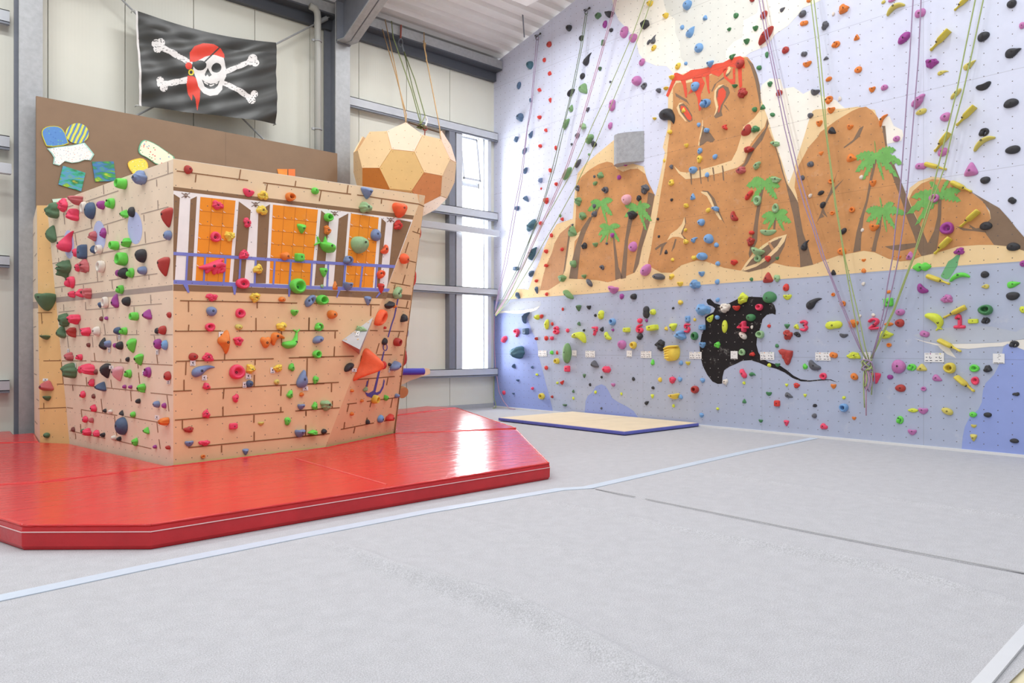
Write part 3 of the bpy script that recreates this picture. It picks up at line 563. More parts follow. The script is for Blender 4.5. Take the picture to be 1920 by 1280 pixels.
SIDE = Frame(L2, nsd); g = Painted(SIDE); U2 = lambda p: tuple((SIDE.inv @ Vector(p)).xy); d_ = (L3 - L2); d_.z = 0
def sd(t, z): p = L2 + (L2T - L2) * ((z - L2.z) / (L2T.z - L2.z)) + d_ * t; return U2(p)
g.base([sd(1, 0), sd(0.004, 0), sd(0.004, L2T.z), sd(1, 3.28)], PLY2, 0.03)
g.up(); g.poly([sd(1, 2.0), sd(.01, 1.96), sd(.01, 2.05), sd(1, 2.1)], BANDG)
g.up()
for k in range(9):
    z = 0.35 + k * 0.34; t0, t1 = (.1, .5) if k % 2 else (.4, .9); g.poly([sd(t0, z), sd(t1, z), sd(t1, z + .015), sd(t0, z + .015)], GROUT2)
g.build('side_panel', ship)
# far side of the hull, towards the ball
BR = Vector((-4.62, BACKY - 0.09, 0)); far = MB()
f2b, f2t = Vector((F2.x, F2.y, 0)), Vector(Ttop); brt = Vector((BR.x, BR.y, TOPZ))
far.add([f2b, BR, brt, f2t], [(0, 1, 2, 3)]); far.build('far_panel', PLY, ship)
dk = [STERN.w(*su(325, 306)), STERN.w(*su(88, 392)), Vector((-9.35, BACKY - .09, 3.25)), Vector((-4.66, BACKY - .09, 3.25)), Vector((Ttop.x - .06, Ttop.y + .08, 3.3)), FRONT.w(*fu(780, 382))]
dc = sum((Vector((p.x, p.y, 0)) for p in dk), Vector()) / len(dk); dk = [dc + (Vector((p.x, p.y, 0)) - dc) * 0.965 + Vector((0, 0, 3.12)) for p in dk]; md = MB(); md.prism(dk, (0, 0, -0.03)); md.build('deck', mat('ship_deck', (190, 160, 120), 0.7), ship)
bow_edge = [Vector((F2.x, F2.y, MZ)), Vector(Ttop)]
# brown board rising behind the ship
PANEL = Frame((0, BACKY, 0), (0, -1, 0)); pu = PANEL.uv
g = Painted(PANEL); bm_ = mat('brown_board', (136, 110, 86), 0.55, 0.06, 3)
(x0, z0), (x1, z1) = pu(68, 184.5), pu(632.5, 290)
g.base([(x0, 0), (x1, 0), (x1, 5.10), (x0, 5.10)], bm_, 0.05)
g.up(); g.poly([(x0 + 2.75, 0), (x0 + 2.756, 0), (x0 + 2.756, 5.1), (x0 + 2.75, 5.1)], mat('brown_board_joint', (112, 90, 72), 0.6))
o = g.build('backing_board'); tag(o, 'tall brown board standing behind the pirate ship', 'board')
# painted cut-out boards on the brown board
def art(name, pts, ox, oy, sc, colors, scale, label, rim=None, kind='noise', smooth=1):
    m = bpy.data.materials.new(name + '_paint'); m.use_nodes = True; nt = m.node_tree; b = nt.nodes['Principled BSDF']; b.inputs['Roughness'].default_value = 0.5
    tc = nt.nodes.new('ShaderNodeTexCoord'); mp = nt.nodes.new('ShaderNodeMapping'); nt.links.new(tc.outputs['Object'], mp.inputs['Vector'])
    if kind == 'spots': t = nt.nodes.new('ShaderNodeTexVoronoi'); fac = t.outputs['Color']
    elif kind == 'stripes': t = nt.nodes.new('ShaderNodeTexWave'); t.inputs['Distortion'].default_value = 1.5; fac = t.outputs['Fac']; mp.inputs['Rotation'].default_value = (0, 0, 0.35)
    else: t = nt.nodes.new('ShaderNodeTexNoise'); t.inputs['Detail'].default_value = 6; fac = t.outputs['Fac']; mp.inputs['Scale'].default_value = (0.6, 1.6, 1)
    t.inputs['Scale'].default_value = scale; nt.links.new(mp.outputs[0], t.inputs['Vector'])
    cr = nt.nodes.new('ShaderNodeValToRGB'); el = cr.color_ramp.elements
    lo, hi = (0.3, 0.7) if kind == 'noise' else (0.15, 0.85)
    while len(el) < len(colors): el.new(0.5)
    for k, c in enumerate(colors): el[k].position = lo + (hi - lo) * k / (len(colors) - 1); el[k].color = rgb(c)
    if kind == 'spots':
        sx = nt.nodes.new('ShaderNodeSeparateColor'); nt.links.new(fac, sx.inputs[0]); ds = nt.nodes.new('ShaderNodeMath'); ds.operation = 'LESS_THAN'; ds.inputs[1].default_value = 0.30; nt.links.new(t.outputs['Distance'], ds.inputs[0])
        cr.color_ramp.interpolation = 'CONSTANT'; nt.links.new(sx.outputs[0], cr.inputs[0]); mx = nt.nodes.new('ShaderNodeMix'); mx.data_type = 'RGBA'; nt.links.new(ds.outputs[0], mx.inputs[0]); mx.inputs[6].default_value = rgb(colors[0]); nt.links.new(cr.outputs[0], mx.inputs[7]); nt.links.new(mx.outputs[2], b.inputs['Base Color'])
    else: nt.links.new(fac, cr.inputs[0]); nt.links.new(cr.outputs[0], b.inputs['Base Color'])
    q = [(ox + x / sc, oy + y / sc) for x, y in pts]
    for _ in range(smooth): q = chaikin(q)
    uv = [pu(x, y) for x, y in q]; cx_ = sum(p[0] for p in uv) / len(uv); cy_ = sum(p[1] for p in uv) / len(uv); uv = [(p[0] - cx_, p[1] - cy_) for p in uv]
    mb = MB(); mats = [m]
    if rim:
        mats.append(mat(name + '_rim', rim, 0.5)); mb.prism([(x, y, 0) for x, y in uv], (0, 0, 0.012), 1); v, f = fill([(x * .93, y * .93) for x, y in uv], 0.0135); mb.add(v, f, 0)
    else: mb.prism([(x, y, 0) for x, y in uv], (0, 0, 0.012), 0)
    o = build('painted_board', mb.v, mb.f, mats, None, mb.i); o.matrix_world = Matrix.Translation(PANEL.w(cx_, cy_, 0.004)) @ PANEL.m.to_3x3().to_4x4()
    tag(o, label, 'painted board', 'children\'s painted boards on the brown board')
c1 = (0, 0, 2.976)
art('blue_spotted', P('228,740 245,712 290,702 335,708 360,735 375,780 386,808 262,824 245,790'), *c1, ((88, 140, 205), (70, 120, 190), (110, 190, 170), (120, 180, 80), (90, 150, 210)), 34, 'blue spotted board with yellow lower edge, topmost left on the brown board', (205, 200, 60), 'spots')
art('striped_round', ell(430, 745, 65, 57), *c1, ((70, 120, 200), (225, 220, 90), (110, 165, 90), (230, 225, 100)), 5.5, 'round blue, green and yellow striped board beside the blue spotted one', None, 'stripes', 0)
art('white_dotted', P('262,830 320,820 400,812 470,796 500,830 525,862 505,895 470,893 440,905 400,910 360,900 330,925 295,915 300,880 285,855'), *c1, ((246, 244, 240), (235, 140, 90), (246, 244, 240), (90, 110, 170), (150, 200, 200)), 62, 'white board with tiny dots and a scalloped edge', (170, 215, 205), 'spots', 0)
art('green_tilted', P('350,925 476,965 452,1068 325,1030'), *c1, ((225, 212, 40), (110, 180, 60), (90, 150, 200), (60, 170, 140), (40, 120, 70), (215, 205, 50)), 7.0, 'tilted square board painted in green, yellow and blue', None, 'noise', 0)
art('green_square', P('512,903 633,901 646,1010 530,1014'), *c1, ((225, 215, 50), (90, 170, 60), (70, 120, 190), (50, 130, 110), (80, 170, 60), (225, 215, 60)), 6.0, 'upright square green and blue board with yellow rim', None, 'noise', 0)
art('yellow_spot', P('710,905 740,890 790,880 820,900 828,935 810,990 770,1010 735,965 715,935'), *c1, ((244, 225, 90), (245, 245, 235), (90, 150, 160), (244, 225, 90), (250, 240, 200)), 48, 'yellow wavy board with white and green dabs above the ship rail', (235, 190, 60), 'spots')
art('cream_long', P('770,830 785,790 810,778 870,805 920,840 985,885 960,930 880,925 820,880 775,860'), *c1, ((248, 240, 215), (215, 80, 70), (248, 240, 215), (90, 140, 190), (110, 170, 100)), 30, 'long cream board with small red, blue and green drawings', (110, 185, 150), 'spots')
art('mint_corner', P('290,1112 420,1100 400,1160 310,1165'), *c1, ((205, 235, 215), (220, 240, 225)), 3, 'pale mint board corner peeping over the top of the stern side', None, 'noise', 0)
art('orange_left', P('1545,943 1602,944 1600,1010 1560,1010'), *c1, ((240, 160, 60), (236, 120, 50)), 5, 'left one of two small orange squares above the ship rail', None, 'noise', 0)
art('orange_right', P('1607,944 1645,944 1645,1010 1607,1010'), *c1, ((236, 120, 60), (240, 130, 60)), 5, 'right one of two small orange squares above the ship rail', None, 'noise', 0)
# bowsprit behind the bow
bp_ = Frame((0, -3.95, 0), (0, -1, 0)); root = empty('bowsprit', bp_.px(745, 715)); tag(root, 'wooden plank with blue padded roll sticking out behind the ship bow', 'bowsprit')
mb = MB(); mb.prism([bp_.w(*bp_.uv(x, y)) for x, y in P('715,690 800,690 805,691 807,696 806,701 770,713 748,724 715,738')], (0, 0.03, 0)); mb.build('plank', mat('bare_birch_ply', (236, 214, 178), 0.55, 0.06, 5), root)
mb = MB(); a, b = bp_.px(715, 697), bp_.px(790, 696); mb.tube([a + Vector((0, -.055, 0)), b + Vector((0, -.055, 0))], 0.052, 20); mb.build('padded_roll', mat('blue_vinyl', (72, 70, 190), 0.3), root, smooth=False)
mb = MB(); a = bp_.px(748, 733); mb.cyl(a + Vector((0, -.12, -.02)), a + Vector((0, -.06, 0)), 0.088, 24); mb.build('round_block', mat('round_wood', (196, 154, 102), 0.55, 0.05), root)

# ------------------------------------------------------------------ mats
def vinyl():
    m = mat('red_vinyl', (214, 46, 46), 0.2, 0.04, 2.5, spec=0.55); nt = m.node_tree; b = nt.nodes['Principled BSDF']; tc = [q for q in nt.nodes if q.type == 'TEX_COORD'][0]
    mp = nt.nodes.new('ShaderNodeMapping'); mp.inputs['Scale'].default_value = (1.0, 2.6, 1); mp.inputs['Rotation'].default_value = (0, 0, 0.5); nt.links.new(tc.outputs['Object'], mp.inputs['Vector'])
    n = nt.nodes.new('ShaderNodeTexNoise'); n.inputs['Scale'].default_value = 2.2; n.inputs['Detail'].default_value = 6; n.inputs['Distortion'].default_value = 1.2; nt.links.new(mp.outputs[0], n.inputs['Vector'])
    bp = nt.nodes.new('ShaderNodeBump'); bp.inputs['Strength'].default_value = 0.35; bp.inputs['Distance'].default_value = 0.02; nt.links.new(n.outputs['Fac'], bp.inputs['Height']); nt.links.new(bp.outputs[0], b.inputs['Normal'])
    return m
VIN = vinyl(); VINS = mat('red_vinyl_side', (200, 32, 40), 0.26, 0.10, 4, bump=0.8, bscale=5); STITCH = mat('pale_stitching', (232, 196, 196), 0.6)
def crash_mat(label, pxs, stitch, zt=MZ, extra=None, seam_px=None):
    top = [on_z(x, y, zt) for x, y in pxs]; c = sum(top, Vector()) / len(top)
    if sum(a.x * b.y - b.x * a.y for a, b in zip(top, top[1:] + top[:1])) < 0: top = top[::-1]
    n = len(top)
    def inset(d, z):
        out = []
        for i in range(n):
            p0, p1, p2 = top[i - 1], top[i], top[(i + 1) % n]; e1 = (p1 - p0).normalized(); e2 = (p2 - p1).normalized()
            n1 = Vector((-e1.y, e1.x, 0)); n2 = Vector((-e2.y, e2.x, 0)); k = 1 + n1.dot(n2)
            off = (n1 + n2) / max(k, 0.35); out.append(Vector((p1.x + off.x * d, p1.y + off.y * d, z)))
        return out
    rings = [inset(0.012, 0.002), inset(-0.004, 0.03), inset(-0.006, zt - 0.06), inset(0.0, zt - 0.012), inset(0.012, zt), inset(0.03, zt + 0.002)]
    v = [p for r in rings for p in r]; f = []; idx = []
    for k in range(len(rings) - 1):
        for i in range(n):
            j = (i + 1) % n; f.append((k * n + i, k * n + j, (k + 1) * n + j, (k + 1) * n + i)); idx.append(1 if k < 3 else 0)
    for t in tessellate_polygon([rings[-1]]):
        t = tuple(q + (len(rings) - 1) * n for q in t); a, b, cc = (v[q] for q in t)
        f.append(t if (b - a).cross(cc - a).z > 0 else t[::-1]); idx.append(0)
    f.append(tuple(range(n))[::-1]); idx.append(1)
    o = build('crash_mat', v, f, [VIN, VINS], None, idx); tag(seat(o, (c.x, c.y, 0)), label, 'mat', 'red crash mats around the ship')
    if stitch:
        r = inset(-0.010, zt - 0.045); mb = MB()
        pts = [r[i] for i in (range(n))]
        mb.tube(pts, 0.004, 5, closed=True); mb.build('piping', STITCH, o)
        rr = inset(0.004, zt); mb = MB()
        for i in range(n):          # gathered welt along the top edge
            a, b = rr[i], rr[(i + 1) % n]; L = (b - a).length; k = max(2, int(L / 0.05))
            mb.tube([a + (b - a) * (q / k) for q in range(k + 1)], [0.009 + 0.006 * noise.noise(Vector((q * .7, i * 3.1, 0))) for q in range(k + 1)], 6)
        mb.build('welt', VIN, o, smooth=True)
    if seam_px:
        for s in seam_px:
            a, b = (on_z(x, y, zt + 0.003) for x, y in s); mb = MB(); mb.tube([a, b], 0.006, 5); mb.build('seam', mat('red_seam', (224, 110, 104), 0.4), o)
    return o
crash_mat('largest red mat, in front of the ship with a slanted front edge', [(42, 985), (283, 984), (1030, 868), (968, 804.5), (738.3, 813.2), (610, 839.6), (325, 873.6), (80, 904), (-170, 920)], True, seam_px=[((553, 859), (725, 908))])
crash_mat('red mat against the stern side of the ship at the left edge', [(-170, 836), (74, 829), (130, 831.5), (322, 875), (80, 902), (-170, 918)], False)
crash_mat('red mat between the ship stern and the back wall', [(-170, 819), (20, 807.6), (25, 814), (64, 811.5), (73, 827.5), (-170, 834)], False)
crash_mat('glossy red mat right of the bow reflecting the window', [(742, 812.5), (968, 802.5), (857, 764.6), (744, 779)], True)
crash_mat('smallest red mat, farthest back under the bowsprit', [(744, 777.5), (855, 763.5), (800, 761), (746, 767)], False)
# flat landing mat by the climbing wall
mb = MB(); x0, y0, x1, y1 = -2.09, -5.76, -0.04, -2.62; mb.box((x0, y0, 0.012), (x1, y1, 0.066)); 
o = mb.build('landing_mat', mat('blue_vinyl_edge', (96, 102, 186), 0.4, 0.08, 8)); tag(seat(o, (x0, y0, 0.006)), 'flat beige and blue gymnastics mat on the carpet beside the climbing wall', 'mat')
md = o.modifiers.new('b', 'BEVEL'); md.width = 0.012; md.segments = 2
mb = MB(); mb.box((x0 + .012, y0 + .012, 0.066), (x1 - .012, y1 - .012, 0.0695)); mb.build('top_cover', mat('beige_carpet_top', (226, 208, 178), 0.85, 0.05, 3), o)
mb = MB(); mb.box((x0 + .02, -4.2, 0.0695), (x1 - .02, -4.19, 0.0705)); mb.build('fold_line', mat('beige_fold', (206, 182, 148), 0.85), o)

# ------------------------------------------------------------------ pirate flag
FLAG = Frame((0, -0.42, 0), (0, -1, 0))
def flag():
    cor = [FLAG.uv(x / 2.976, y / 2.976) for x, y in ((757, 58), (1540, 238), (1543, 690), (780, 588))]
    bones = [('seg', (885, 258), (1060, 350), 17), ('seg', (1255, 402), (1405, 340), 15), ('seg', (905, 470), (1060, 442), 18), ('seg', (1250, 462), (1400, 548), 15)]
    knobs = [(868, 243, 22), (895, 240, 24), (880, 272, 24), (1408, 328, 24), (1420, 352, 22), (1395, 345, 20), (895, 448, 22), (912, 488, 24), (890, 470, 18), (1418, 525, 20), (1400, 560, 22), (1385, 545, 16)]
    skull = P('1085,350 1150,310 1200,303 1250,318 1264,380 1262,425 1245,462 1240,500 1212,530 1170,536 1138,520 1108,478 1095,430 1078,385')
    band = P('1060,345 1060,292 1085,258 1130,243 1190,248 1235,270 1256,300 1256,322 1200,304 1150,313 1095,342')
    tails = P('1048,420 1085,425 1108,450 1122,490 1115,560 1105,617 1092,545 1080,520 1074,560 1055,520 1043,470')
    mouth = P('1128,440 1150,456 1180,465 1210,460 1228,446 1220,475 1200,492 1170,494 1145,480'); teeth = P('1140,452 1180,472 1222,455 1218,463 1180,480 1143,461'); nose_ = P('1165,374 1188,414 1172,424 1164,410 1152,422 1148,410')
    def segd(p, a, b):
        ax, ay = b[0] - a[0], b[1] - a[1]; t = max(0, min(1, ((p[0] - a[0]) * ax + (p[1] - a[1]) * ay) / (ax * ax + ay * ay))); return math.hypot(p[0] - a[0] - t * ax, p[1] - a[1] - t * ay)
    def xl(y): return 768 + (y - 58) * .0455
    def colour(x, y):
        if x < xl(y): return 1
        if inside(x, y, mouth): return 1 if inside(x, y, teeth) and int((x - 1130) / 7) % 5 else 0
        if ((x - 1212) / 27) ** 2 + ((y - 375) / 26) ** 2 < 1 or ((x - 1118) / 38) ** 2 + ((y - 362) / 27) ** 2 < 1 or segd((x, y), (1142, 345), (1222, 268)) < 4 or inside(x, y, nose_): return 0
        r = math.hypot(x - 1068, y - 402)
        if 9 < r < 17: return 3
        if inside(x, y, band) or math.hypot(x - 1052, y - 368) < 20: return 2
        if inside(x, y, skull): return 1
        if inside(x, y, tails): return 2
        for k in bones:
            if segd((x, y), k[1], k[2]) < k[3] * (0.8 + 0.2 * abs(math.sin(x * .05))): return 1 if noise.noise(Vector((x * .09, y * .2, 0))) < 0.42 else 0
        for kx, ky, kr in knobs:
            if math.hypot(x - kx, y - ky) < kr: return 1 if noise.noise(Vector((x * .12, y * .12, 3))) < 0.3 else 0
        return 0
    nu, nv = 420, 262; v = []; idx = []; f = []
    def flat(s, t):
        a, b, c, d = cor; top = (a[0] + (b[0] - a[0]) * s, a[1] + (b[1] - a[1]) * s - 0.09 * math.sin(math.pi * s)); bot = (d[0] + (c[0] - d[0]) * s, d[1] + (c[1] - d[1]) * s + 0.0 * s)
        return top[0] + (bot[0] - top[0]) * t, top[1] + (bot[1] - top[1]) * t
    for j in range(nv + 1):
        for i in range(nu + 1):
            s, t = i / nu, j / nv; x, y = flat(s, t)
            zz = 0.055 * math.sin(7 * s * 1.0 + 3.0 * t) * (0.3 + t) * (0.4 + 0.6 * s) + 0.03 * math.sin(17 * (s - 0.55 * t) + 1) * (1 - s) + 0.035 * math.sin(14 * (s + 0.6 * t)) * s + 0.012 * math.sin(31 * (s * .6 + t))
            v.append((x, y, zz * 0.8 * min(1, 6 * t + .15)))
    for j in range(nv):
        for i in range(nu):
            x, y = flat((i + .5) / nu, (j + .5) / nv); q = FLAG.w(x, y); p = proj(q)
            f.append((j * (nu + 1) + i, (j + 1) * (nu + 1) + i, (j + 1) * (nu + 1) + i + 1, j * (nu + 1) + i + 1)); idx.append(colour(p[0] * 2.976, p[1] * 2.976))
    c = ((cor[0][0] + cor[2][0]) / 2, (cor[0][1] + cor[2][1]) / 2); v = [(a - c[0], b - c[1], d) for a, b, d in v]
    mats = [mat('flag_black', (46, 46, 43), 0.42, 0.12, 3, spec=0.6), mat('flag_white', (222, 218, 216), 0.5, 0.05, 20), mat('flag_red', (216, 62, 42), 0.5, 0.06, 9), mat('flag_yellow', (226, 206, 60), 0.5)]
    o = build('pirate_flag', v, f, mats, None, idx, True, Matrix.Translation(FLAG.w(*c)) @ FLAG.m.to_3x3().to_4x4())
    tag(o, 'black pirate flag with skull, crossbones and red bandana hanging on the back wall', 'flag')
    for p in (cor[0], cor[1], cor[2], cor[3]):
        w_ = FLAG.w(*p); k = 0.03 if p[0] > -7 else -.03; mb = MB(); mb.tube([w_, w_ + Vector((k, 0.1, 0.02)), w_ + Vector((k * .7, 0.19, 0.02))], 0.01, 6)
        mb.build('tie_cord', mat('white_cord', (225, 225, 222), 0.7), o)
flag()

# ------------------------------------------------------------------ hanging ball of pentagon and hexagon boards
def ball():
    phi = (1 + 5 ** .5) / 2; V = set()
    import itertools
    for base in ((0, 1, 3 * phi), (1, 2 + phi, 2 * phi), (phi, 2, 2 * phi + 1)):
        for sg in itertools.product((1, -1), repeat=3):
            q = [a * b for a, b in zip(base, sg)]
            for k in range(3): V.add(tuple(round(q[(k + j) % 3], 6) for j in range(3)))
    V = [Vector(q).normalized() for q in sorted(V)]
    Rm = Matrix(((-0.3156254, 0.8070164, -0.4991043), (0.9409126, 0.3342168, -0.0546128), (0.1227356, -0.4868507, -0.8648192)))
    k = 0.9333; cen = CAM + (Vector((-3.00377, -0.76604, 5.0735)) - CAM) * k; rad = 1.05336 * k
    pts = [cen + Rm @ q * rad for q in V]
    e = min((V[0] - q).length for q in V[1:]) * 1.05
    adj = [[j for j in range(60) if j != i and (V[i] - V[j]).length < e] for i in range(60)]
    fs = {}
    def rec(p, n):
        if len(p) == n:
            if p[0] in adj[p[-1]]: fs.setdefault(tuple(sorted(p)), list(p))
            return
        for j in adj[p[-1]]:
            if j not in p: rec(p + [j], n)
    for i in range(60): rec([i], 5); rec([i], 6)
    root = empty('geodesic_ball', cen); tag(root, 'large hanging ball of orange and tan pentagon and hexagon boards', 'ball')
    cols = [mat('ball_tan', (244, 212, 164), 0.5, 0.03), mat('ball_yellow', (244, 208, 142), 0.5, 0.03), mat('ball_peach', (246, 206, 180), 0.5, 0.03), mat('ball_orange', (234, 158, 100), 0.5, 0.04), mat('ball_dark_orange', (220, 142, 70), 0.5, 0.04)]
    front5 = min((q for q in fs if len(q) == 5), key=lambda q: math.dist(proj(sum((pts[i] for i in q), Vector()) / 5), (758, 258)) + 50 * ((sum((pts[i] for i in q), Vector()) / 5 - cen).dot(FWD) > 0))
    for q in [q for q in fs if q != front5]:          # the boards at the top are missing: the ball is open there, with the hanging bar across
        c = sum((pts[i] for i in q), Vector()) / len(q); u_ = (c - cen).normalized()
        if (u_.z > 0.62 and proj(c)[0] < 838) or (proj(c)[0] < 692 and proj(c)[1] < 285): fs.pop(q)
    for key, cyc in fs.items():
        q = [pts[i] for i in cyc]; c = sum(q, Vector()) / len(q); n = (c - cen).normalized(); p = proj(c)
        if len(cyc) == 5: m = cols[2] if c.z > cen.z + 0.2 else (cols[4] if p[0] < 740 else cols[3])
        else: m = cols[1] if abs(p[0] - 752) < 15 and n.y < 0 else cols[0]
        if (q[1] - q[0]).cross(q[2] - q[1]).dot(n) < 0: q = q[::-1]
        q = [c + (a - c) * 0.985 for a in q]; mb = MB(); mb.prism(q, -n * 0.02)
        u = (q[0] - c).normalized(); v_ = n.cross(u)
        o = mb.build('pentagon_board' if len(cyc) == 5 else 'hexagon_board', m, root)
        if n.dot((CAM - c).normalized()) > 0.05:
            mb = MB(); spots = [c + (a - c) * 0.9 for a in q] + [c + (a - c) * 0.45 for a in q] + [c]
            for s in spots: mb.cyl(s - n * .002, s + n * .0035, 0.006, 8)
            mb.build('screws', mat('screw_brown', (168, 112, 66), 0.5), o)
    n = Vector((0, 1, 0)); EA = lambda x, y: on_plane(x, y, (0, -0.40, 0), n)
    TAN = mat('rope_tan', (186, 150, 104), 0.8, 0.1, 60); OLV = mat('rope_olive', (132, 142, 92), 0.8, 0.1, 60); RST = mat('sling_rust', (150, 84, 74), 0.8); GRY = mat('karabiner_grey', (120, 124, 130), 0.35, metal=0.7)
    BF = Frame(cen + Vector((0, -0.2, 0)), (0, -1, 0)); B = lambda x, y: BF.px(x, y)
    near = min(pts, key=lambda q: (Vector(proj(q)) - Vector((760.7, 228.8))).length); nr = min(pts, key=lambda q: (Vector(proj(q)) - Vector((827.6, 260.2))).length)
    spec = [('tan hanging rope at the left of the ball', TAN, [[(722, 37), (744, 140), (757, 205)], [(717, 55), (742, 140), (762, 215)]], near), ('olive hanging rope above the middle of the ball', OLV, [[(734, 40), (737, 70), (772, 170), (789, 233)], [(757, 95), (775, 170), (788, 215)], [(757, 95), (778, 150), (797, 217)]], B(790, 232)),
            ('tan hanging rope at the right of the ball', TAN, [[(795, 61), (796, 92), (813, 180), (824, 238)]], nr)]
    bar = MB(); bar.cyl(B(766, 229), B(824, 248), 0.016, 8)
    bo = bar.build('hanging_bar', mat('dark_bar', (92, 76, 60), 0.6), root)
    for lab, m, strands, end in spec:
        e_ = empty('hanging_rope', EA(*strands[0][0])); tag(e_, lab, 'rope', 'ropes of the hanging ball')
        for st in strands:
            p0 = EA(*st[0]); k = []; L = len(st)
            for i, q in enumerate(st):
                t = i / L; yy = -0.40 + (end.y + 0.40) * t; k.append(on_plane(*q, (0, yy, 0), n))
            mb = MB(); mb.tube(k + [end], 0.011, 6); mb.build('strand', m, e_, smooth=True)
        if 'olive' in lab:
            mb = MB(); mb.tube([EA(752, 47), EA(751, 72)], 0.02, 6); mb.build('sling', RST, e_)
            mb = MB(); mb.tube([EA(751 + 4 * math.cos(a), 80 + 8 * math.sin(a)) for a in [q * .7 for q in range(9)]], 0.012, 6, closed=True); mb.cyl(EA(753, 84), EA(757, 97), 0.025, 8); mb.build('karabiner', GRY, e_)
            mb = MB(); c = B(790, 237); rr = random.Random(3)
            mb.tube([c + Vector((rr.uniform(-.09, .09), rr.uniform(-.05, .05), rr.uniform(-.05, .05))) for _ in range(16)], 0.012, 6); mb.build('knot', m, e_, smooth=True)
            mb = MB(); mb.tube([B(798, 218), B(801, 226), B(798, 236)], 0.02, 6); mb.build('pulley', mat('white_pulley', (225, 225, 222), 0.4), e_)
            mb = MB(); mb.tube([B(797 + 4 * math.cos(a), 241 + 3 * math.sin(a)) for a in [q * .9 for q in range(7)]], 0.016, 6); mb.tube([B(797, 241), B(796, 256)], 0.012, 6); mb.build('sling', RST, e_)
        if 'right' in lab:
            mb = MB(); c = EA(796, 92); mb.tube([c, EA(794, 84), EA(798, 80), EA(797, 95), EA(794, 76)], 0.013, 6); mb.tube([EA(797, 95), EA(800, 105), EA(798.5, 115)], 0.011, 6); mb.build('knot', m, e_)
ball()

# ------------------------------------------------------------------ volumes on the walls
def volume_wall():
    a, b = WALL.uv(1206, 248), WALL.uv(1208, 300); c = WALL.uv(1150, 258); wd = (b[0] - c[0]) * 0.86; h = a[1] - b[1]; mb = MB(); n = 14; prof = []
    wd = b[0] - WALL.uv(1157, 300)[0]
    for k in range(n + 1):
        t = k / n; prof.append((b[0] - wd * t, 0.004 + 0.24 * math.sin(math.pi * (1 - t) ** 0.62) ** 0.9))
    z0, z1 = b[1] - 0.02, a[1] + 0.02
    v = [WALL.w(u, z0, d) for u, d in prof] + [WALL.w(u, z1, d) for u, d in prof]; m = len(prof)
    mb.add(v, [(k, k + 1, k + 1 + m, k + m) for k in range(m - 1)]); cb = WALL.w(b[0], z0, 0); ct = WALL.w(b[0], z1, 0)
    mb.add([cb] + v[:m], [(0, k, k + 1) for k in range(1, m)]); mb.add([ct] + v[m:], [(0, k + 1, k) for k in range(1, m)])
    o = mb.build('wall_volume', mat('grey_textured_volume', (160, 162, 166), 0.55, 0.16, 12, bump=0.3, bscale=60)); tag(seat(o, cb), 'grey curved plywood volume above the palm island', 'climbing volume')
    mb = MB()
    for k in range(7): q = WALL.w(b[0] - 0.04, z0 + .08 + (z1 - z0 - .16) * k / 6, 0.021); mb.cyl(q, q + WALL.n * 0.008, 0.012, 8)
    mb.build('screws', mat('screw_pale', (226, 196, 160), 0.4), o)
    return o
volume_wall()
def volume_ship():
    a, b, c = (FRONT.px(*p) for p in ((641, 638), (700, 594.5), (674, 664))); ap = on_plane(674.5, 655, FRONT.p + FRONT.n * 0.30, FRONT.n)
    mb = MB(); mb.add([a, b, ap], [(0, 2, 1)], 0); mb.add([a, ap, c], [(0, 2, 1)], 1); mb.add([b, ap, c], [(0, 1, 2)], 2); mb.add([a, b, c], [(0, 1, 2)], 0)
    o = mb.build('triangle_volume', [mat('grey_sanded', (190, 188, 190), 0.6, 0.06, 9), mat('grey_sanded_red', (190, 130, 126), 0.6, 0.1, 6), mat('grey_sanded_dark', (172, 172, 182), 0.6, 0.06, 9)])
    tag(seat(o, a), 'grey pointed pyramid volume on the front of the ship', 'climbing volume'); mb = MB()
    for s, t in ((.08, .1), (.85, .07), (.40, .08), (.45, .5)):
        q = a + (b - a) * s * (1 - t) + (ap - a) * t; nn = (ap - a).cross(b - a).normalized(); nn = nn if nn.dot(CAM - q) > 0 else -nn; mb.cyl(q, q + nn * .006, 0.013, 8)
    mb.build('screws', mat('screw_pale', (226, 196, 160), 0.4), o)
volume_ship()

# ------------------------------------------------------------------ ropes
def R(s): return P(s)
ROPEM = {'purple': mat('rope_purple', (160, 138, 168), 0.75, 0.12, 70), 'green': mat('rope_green', (160, 176, 112), 0.75, 0.12, 70), 'mauve': mat('rope_mauve', (194, 150, 172), 0.75, 0.12, 70), 'dkgreen': mat('rope_dark_green', (112, 128, 96), 0.75, 0.12, 70)}
def rope(label, col, strands, start, rad=0.008, group='top ropes on the climbing wall'):
    root = empty('climbing_rope', start); tag(root, label, 'rope', group)
    for st in strands:
        k = []; n = len(st)
        for i, q in enumerate(st):
            t = i / (n - 1); d = 0.14 + 0.10 * math.sin(math.pi * t); k.append(on_plane(*q, (-d, 0, 0), WALL.n))
        if st[0][1] <= 0:                     # runs on up to its anchor under the roof
            d = k[0] - k[1]; d.x = 0; d.normalize(); zt = roofz(k[0].y) - 0.5; k.insert(0, k[0] + d * max(0.1, (zt - k[0].z) / max(d.z, .3)))
        mb = MB(); mb.tube(k, rad, 6); mb.build('strand', ROPEM[col], root, smooth=True)
    return root
c0 = WALL.w(0.03, 2.2, .1)
rope('left purple rope looped from the lowest anchor down to the corner', 'purple', [R('1006,70 1003,110 995,200 989,236 976,332 963,396 946,492 936,540 927,584'), R('1010,70 1004,128 996,210 989,240 979,336 968,394 951,492 938,540 928,586')], c0)
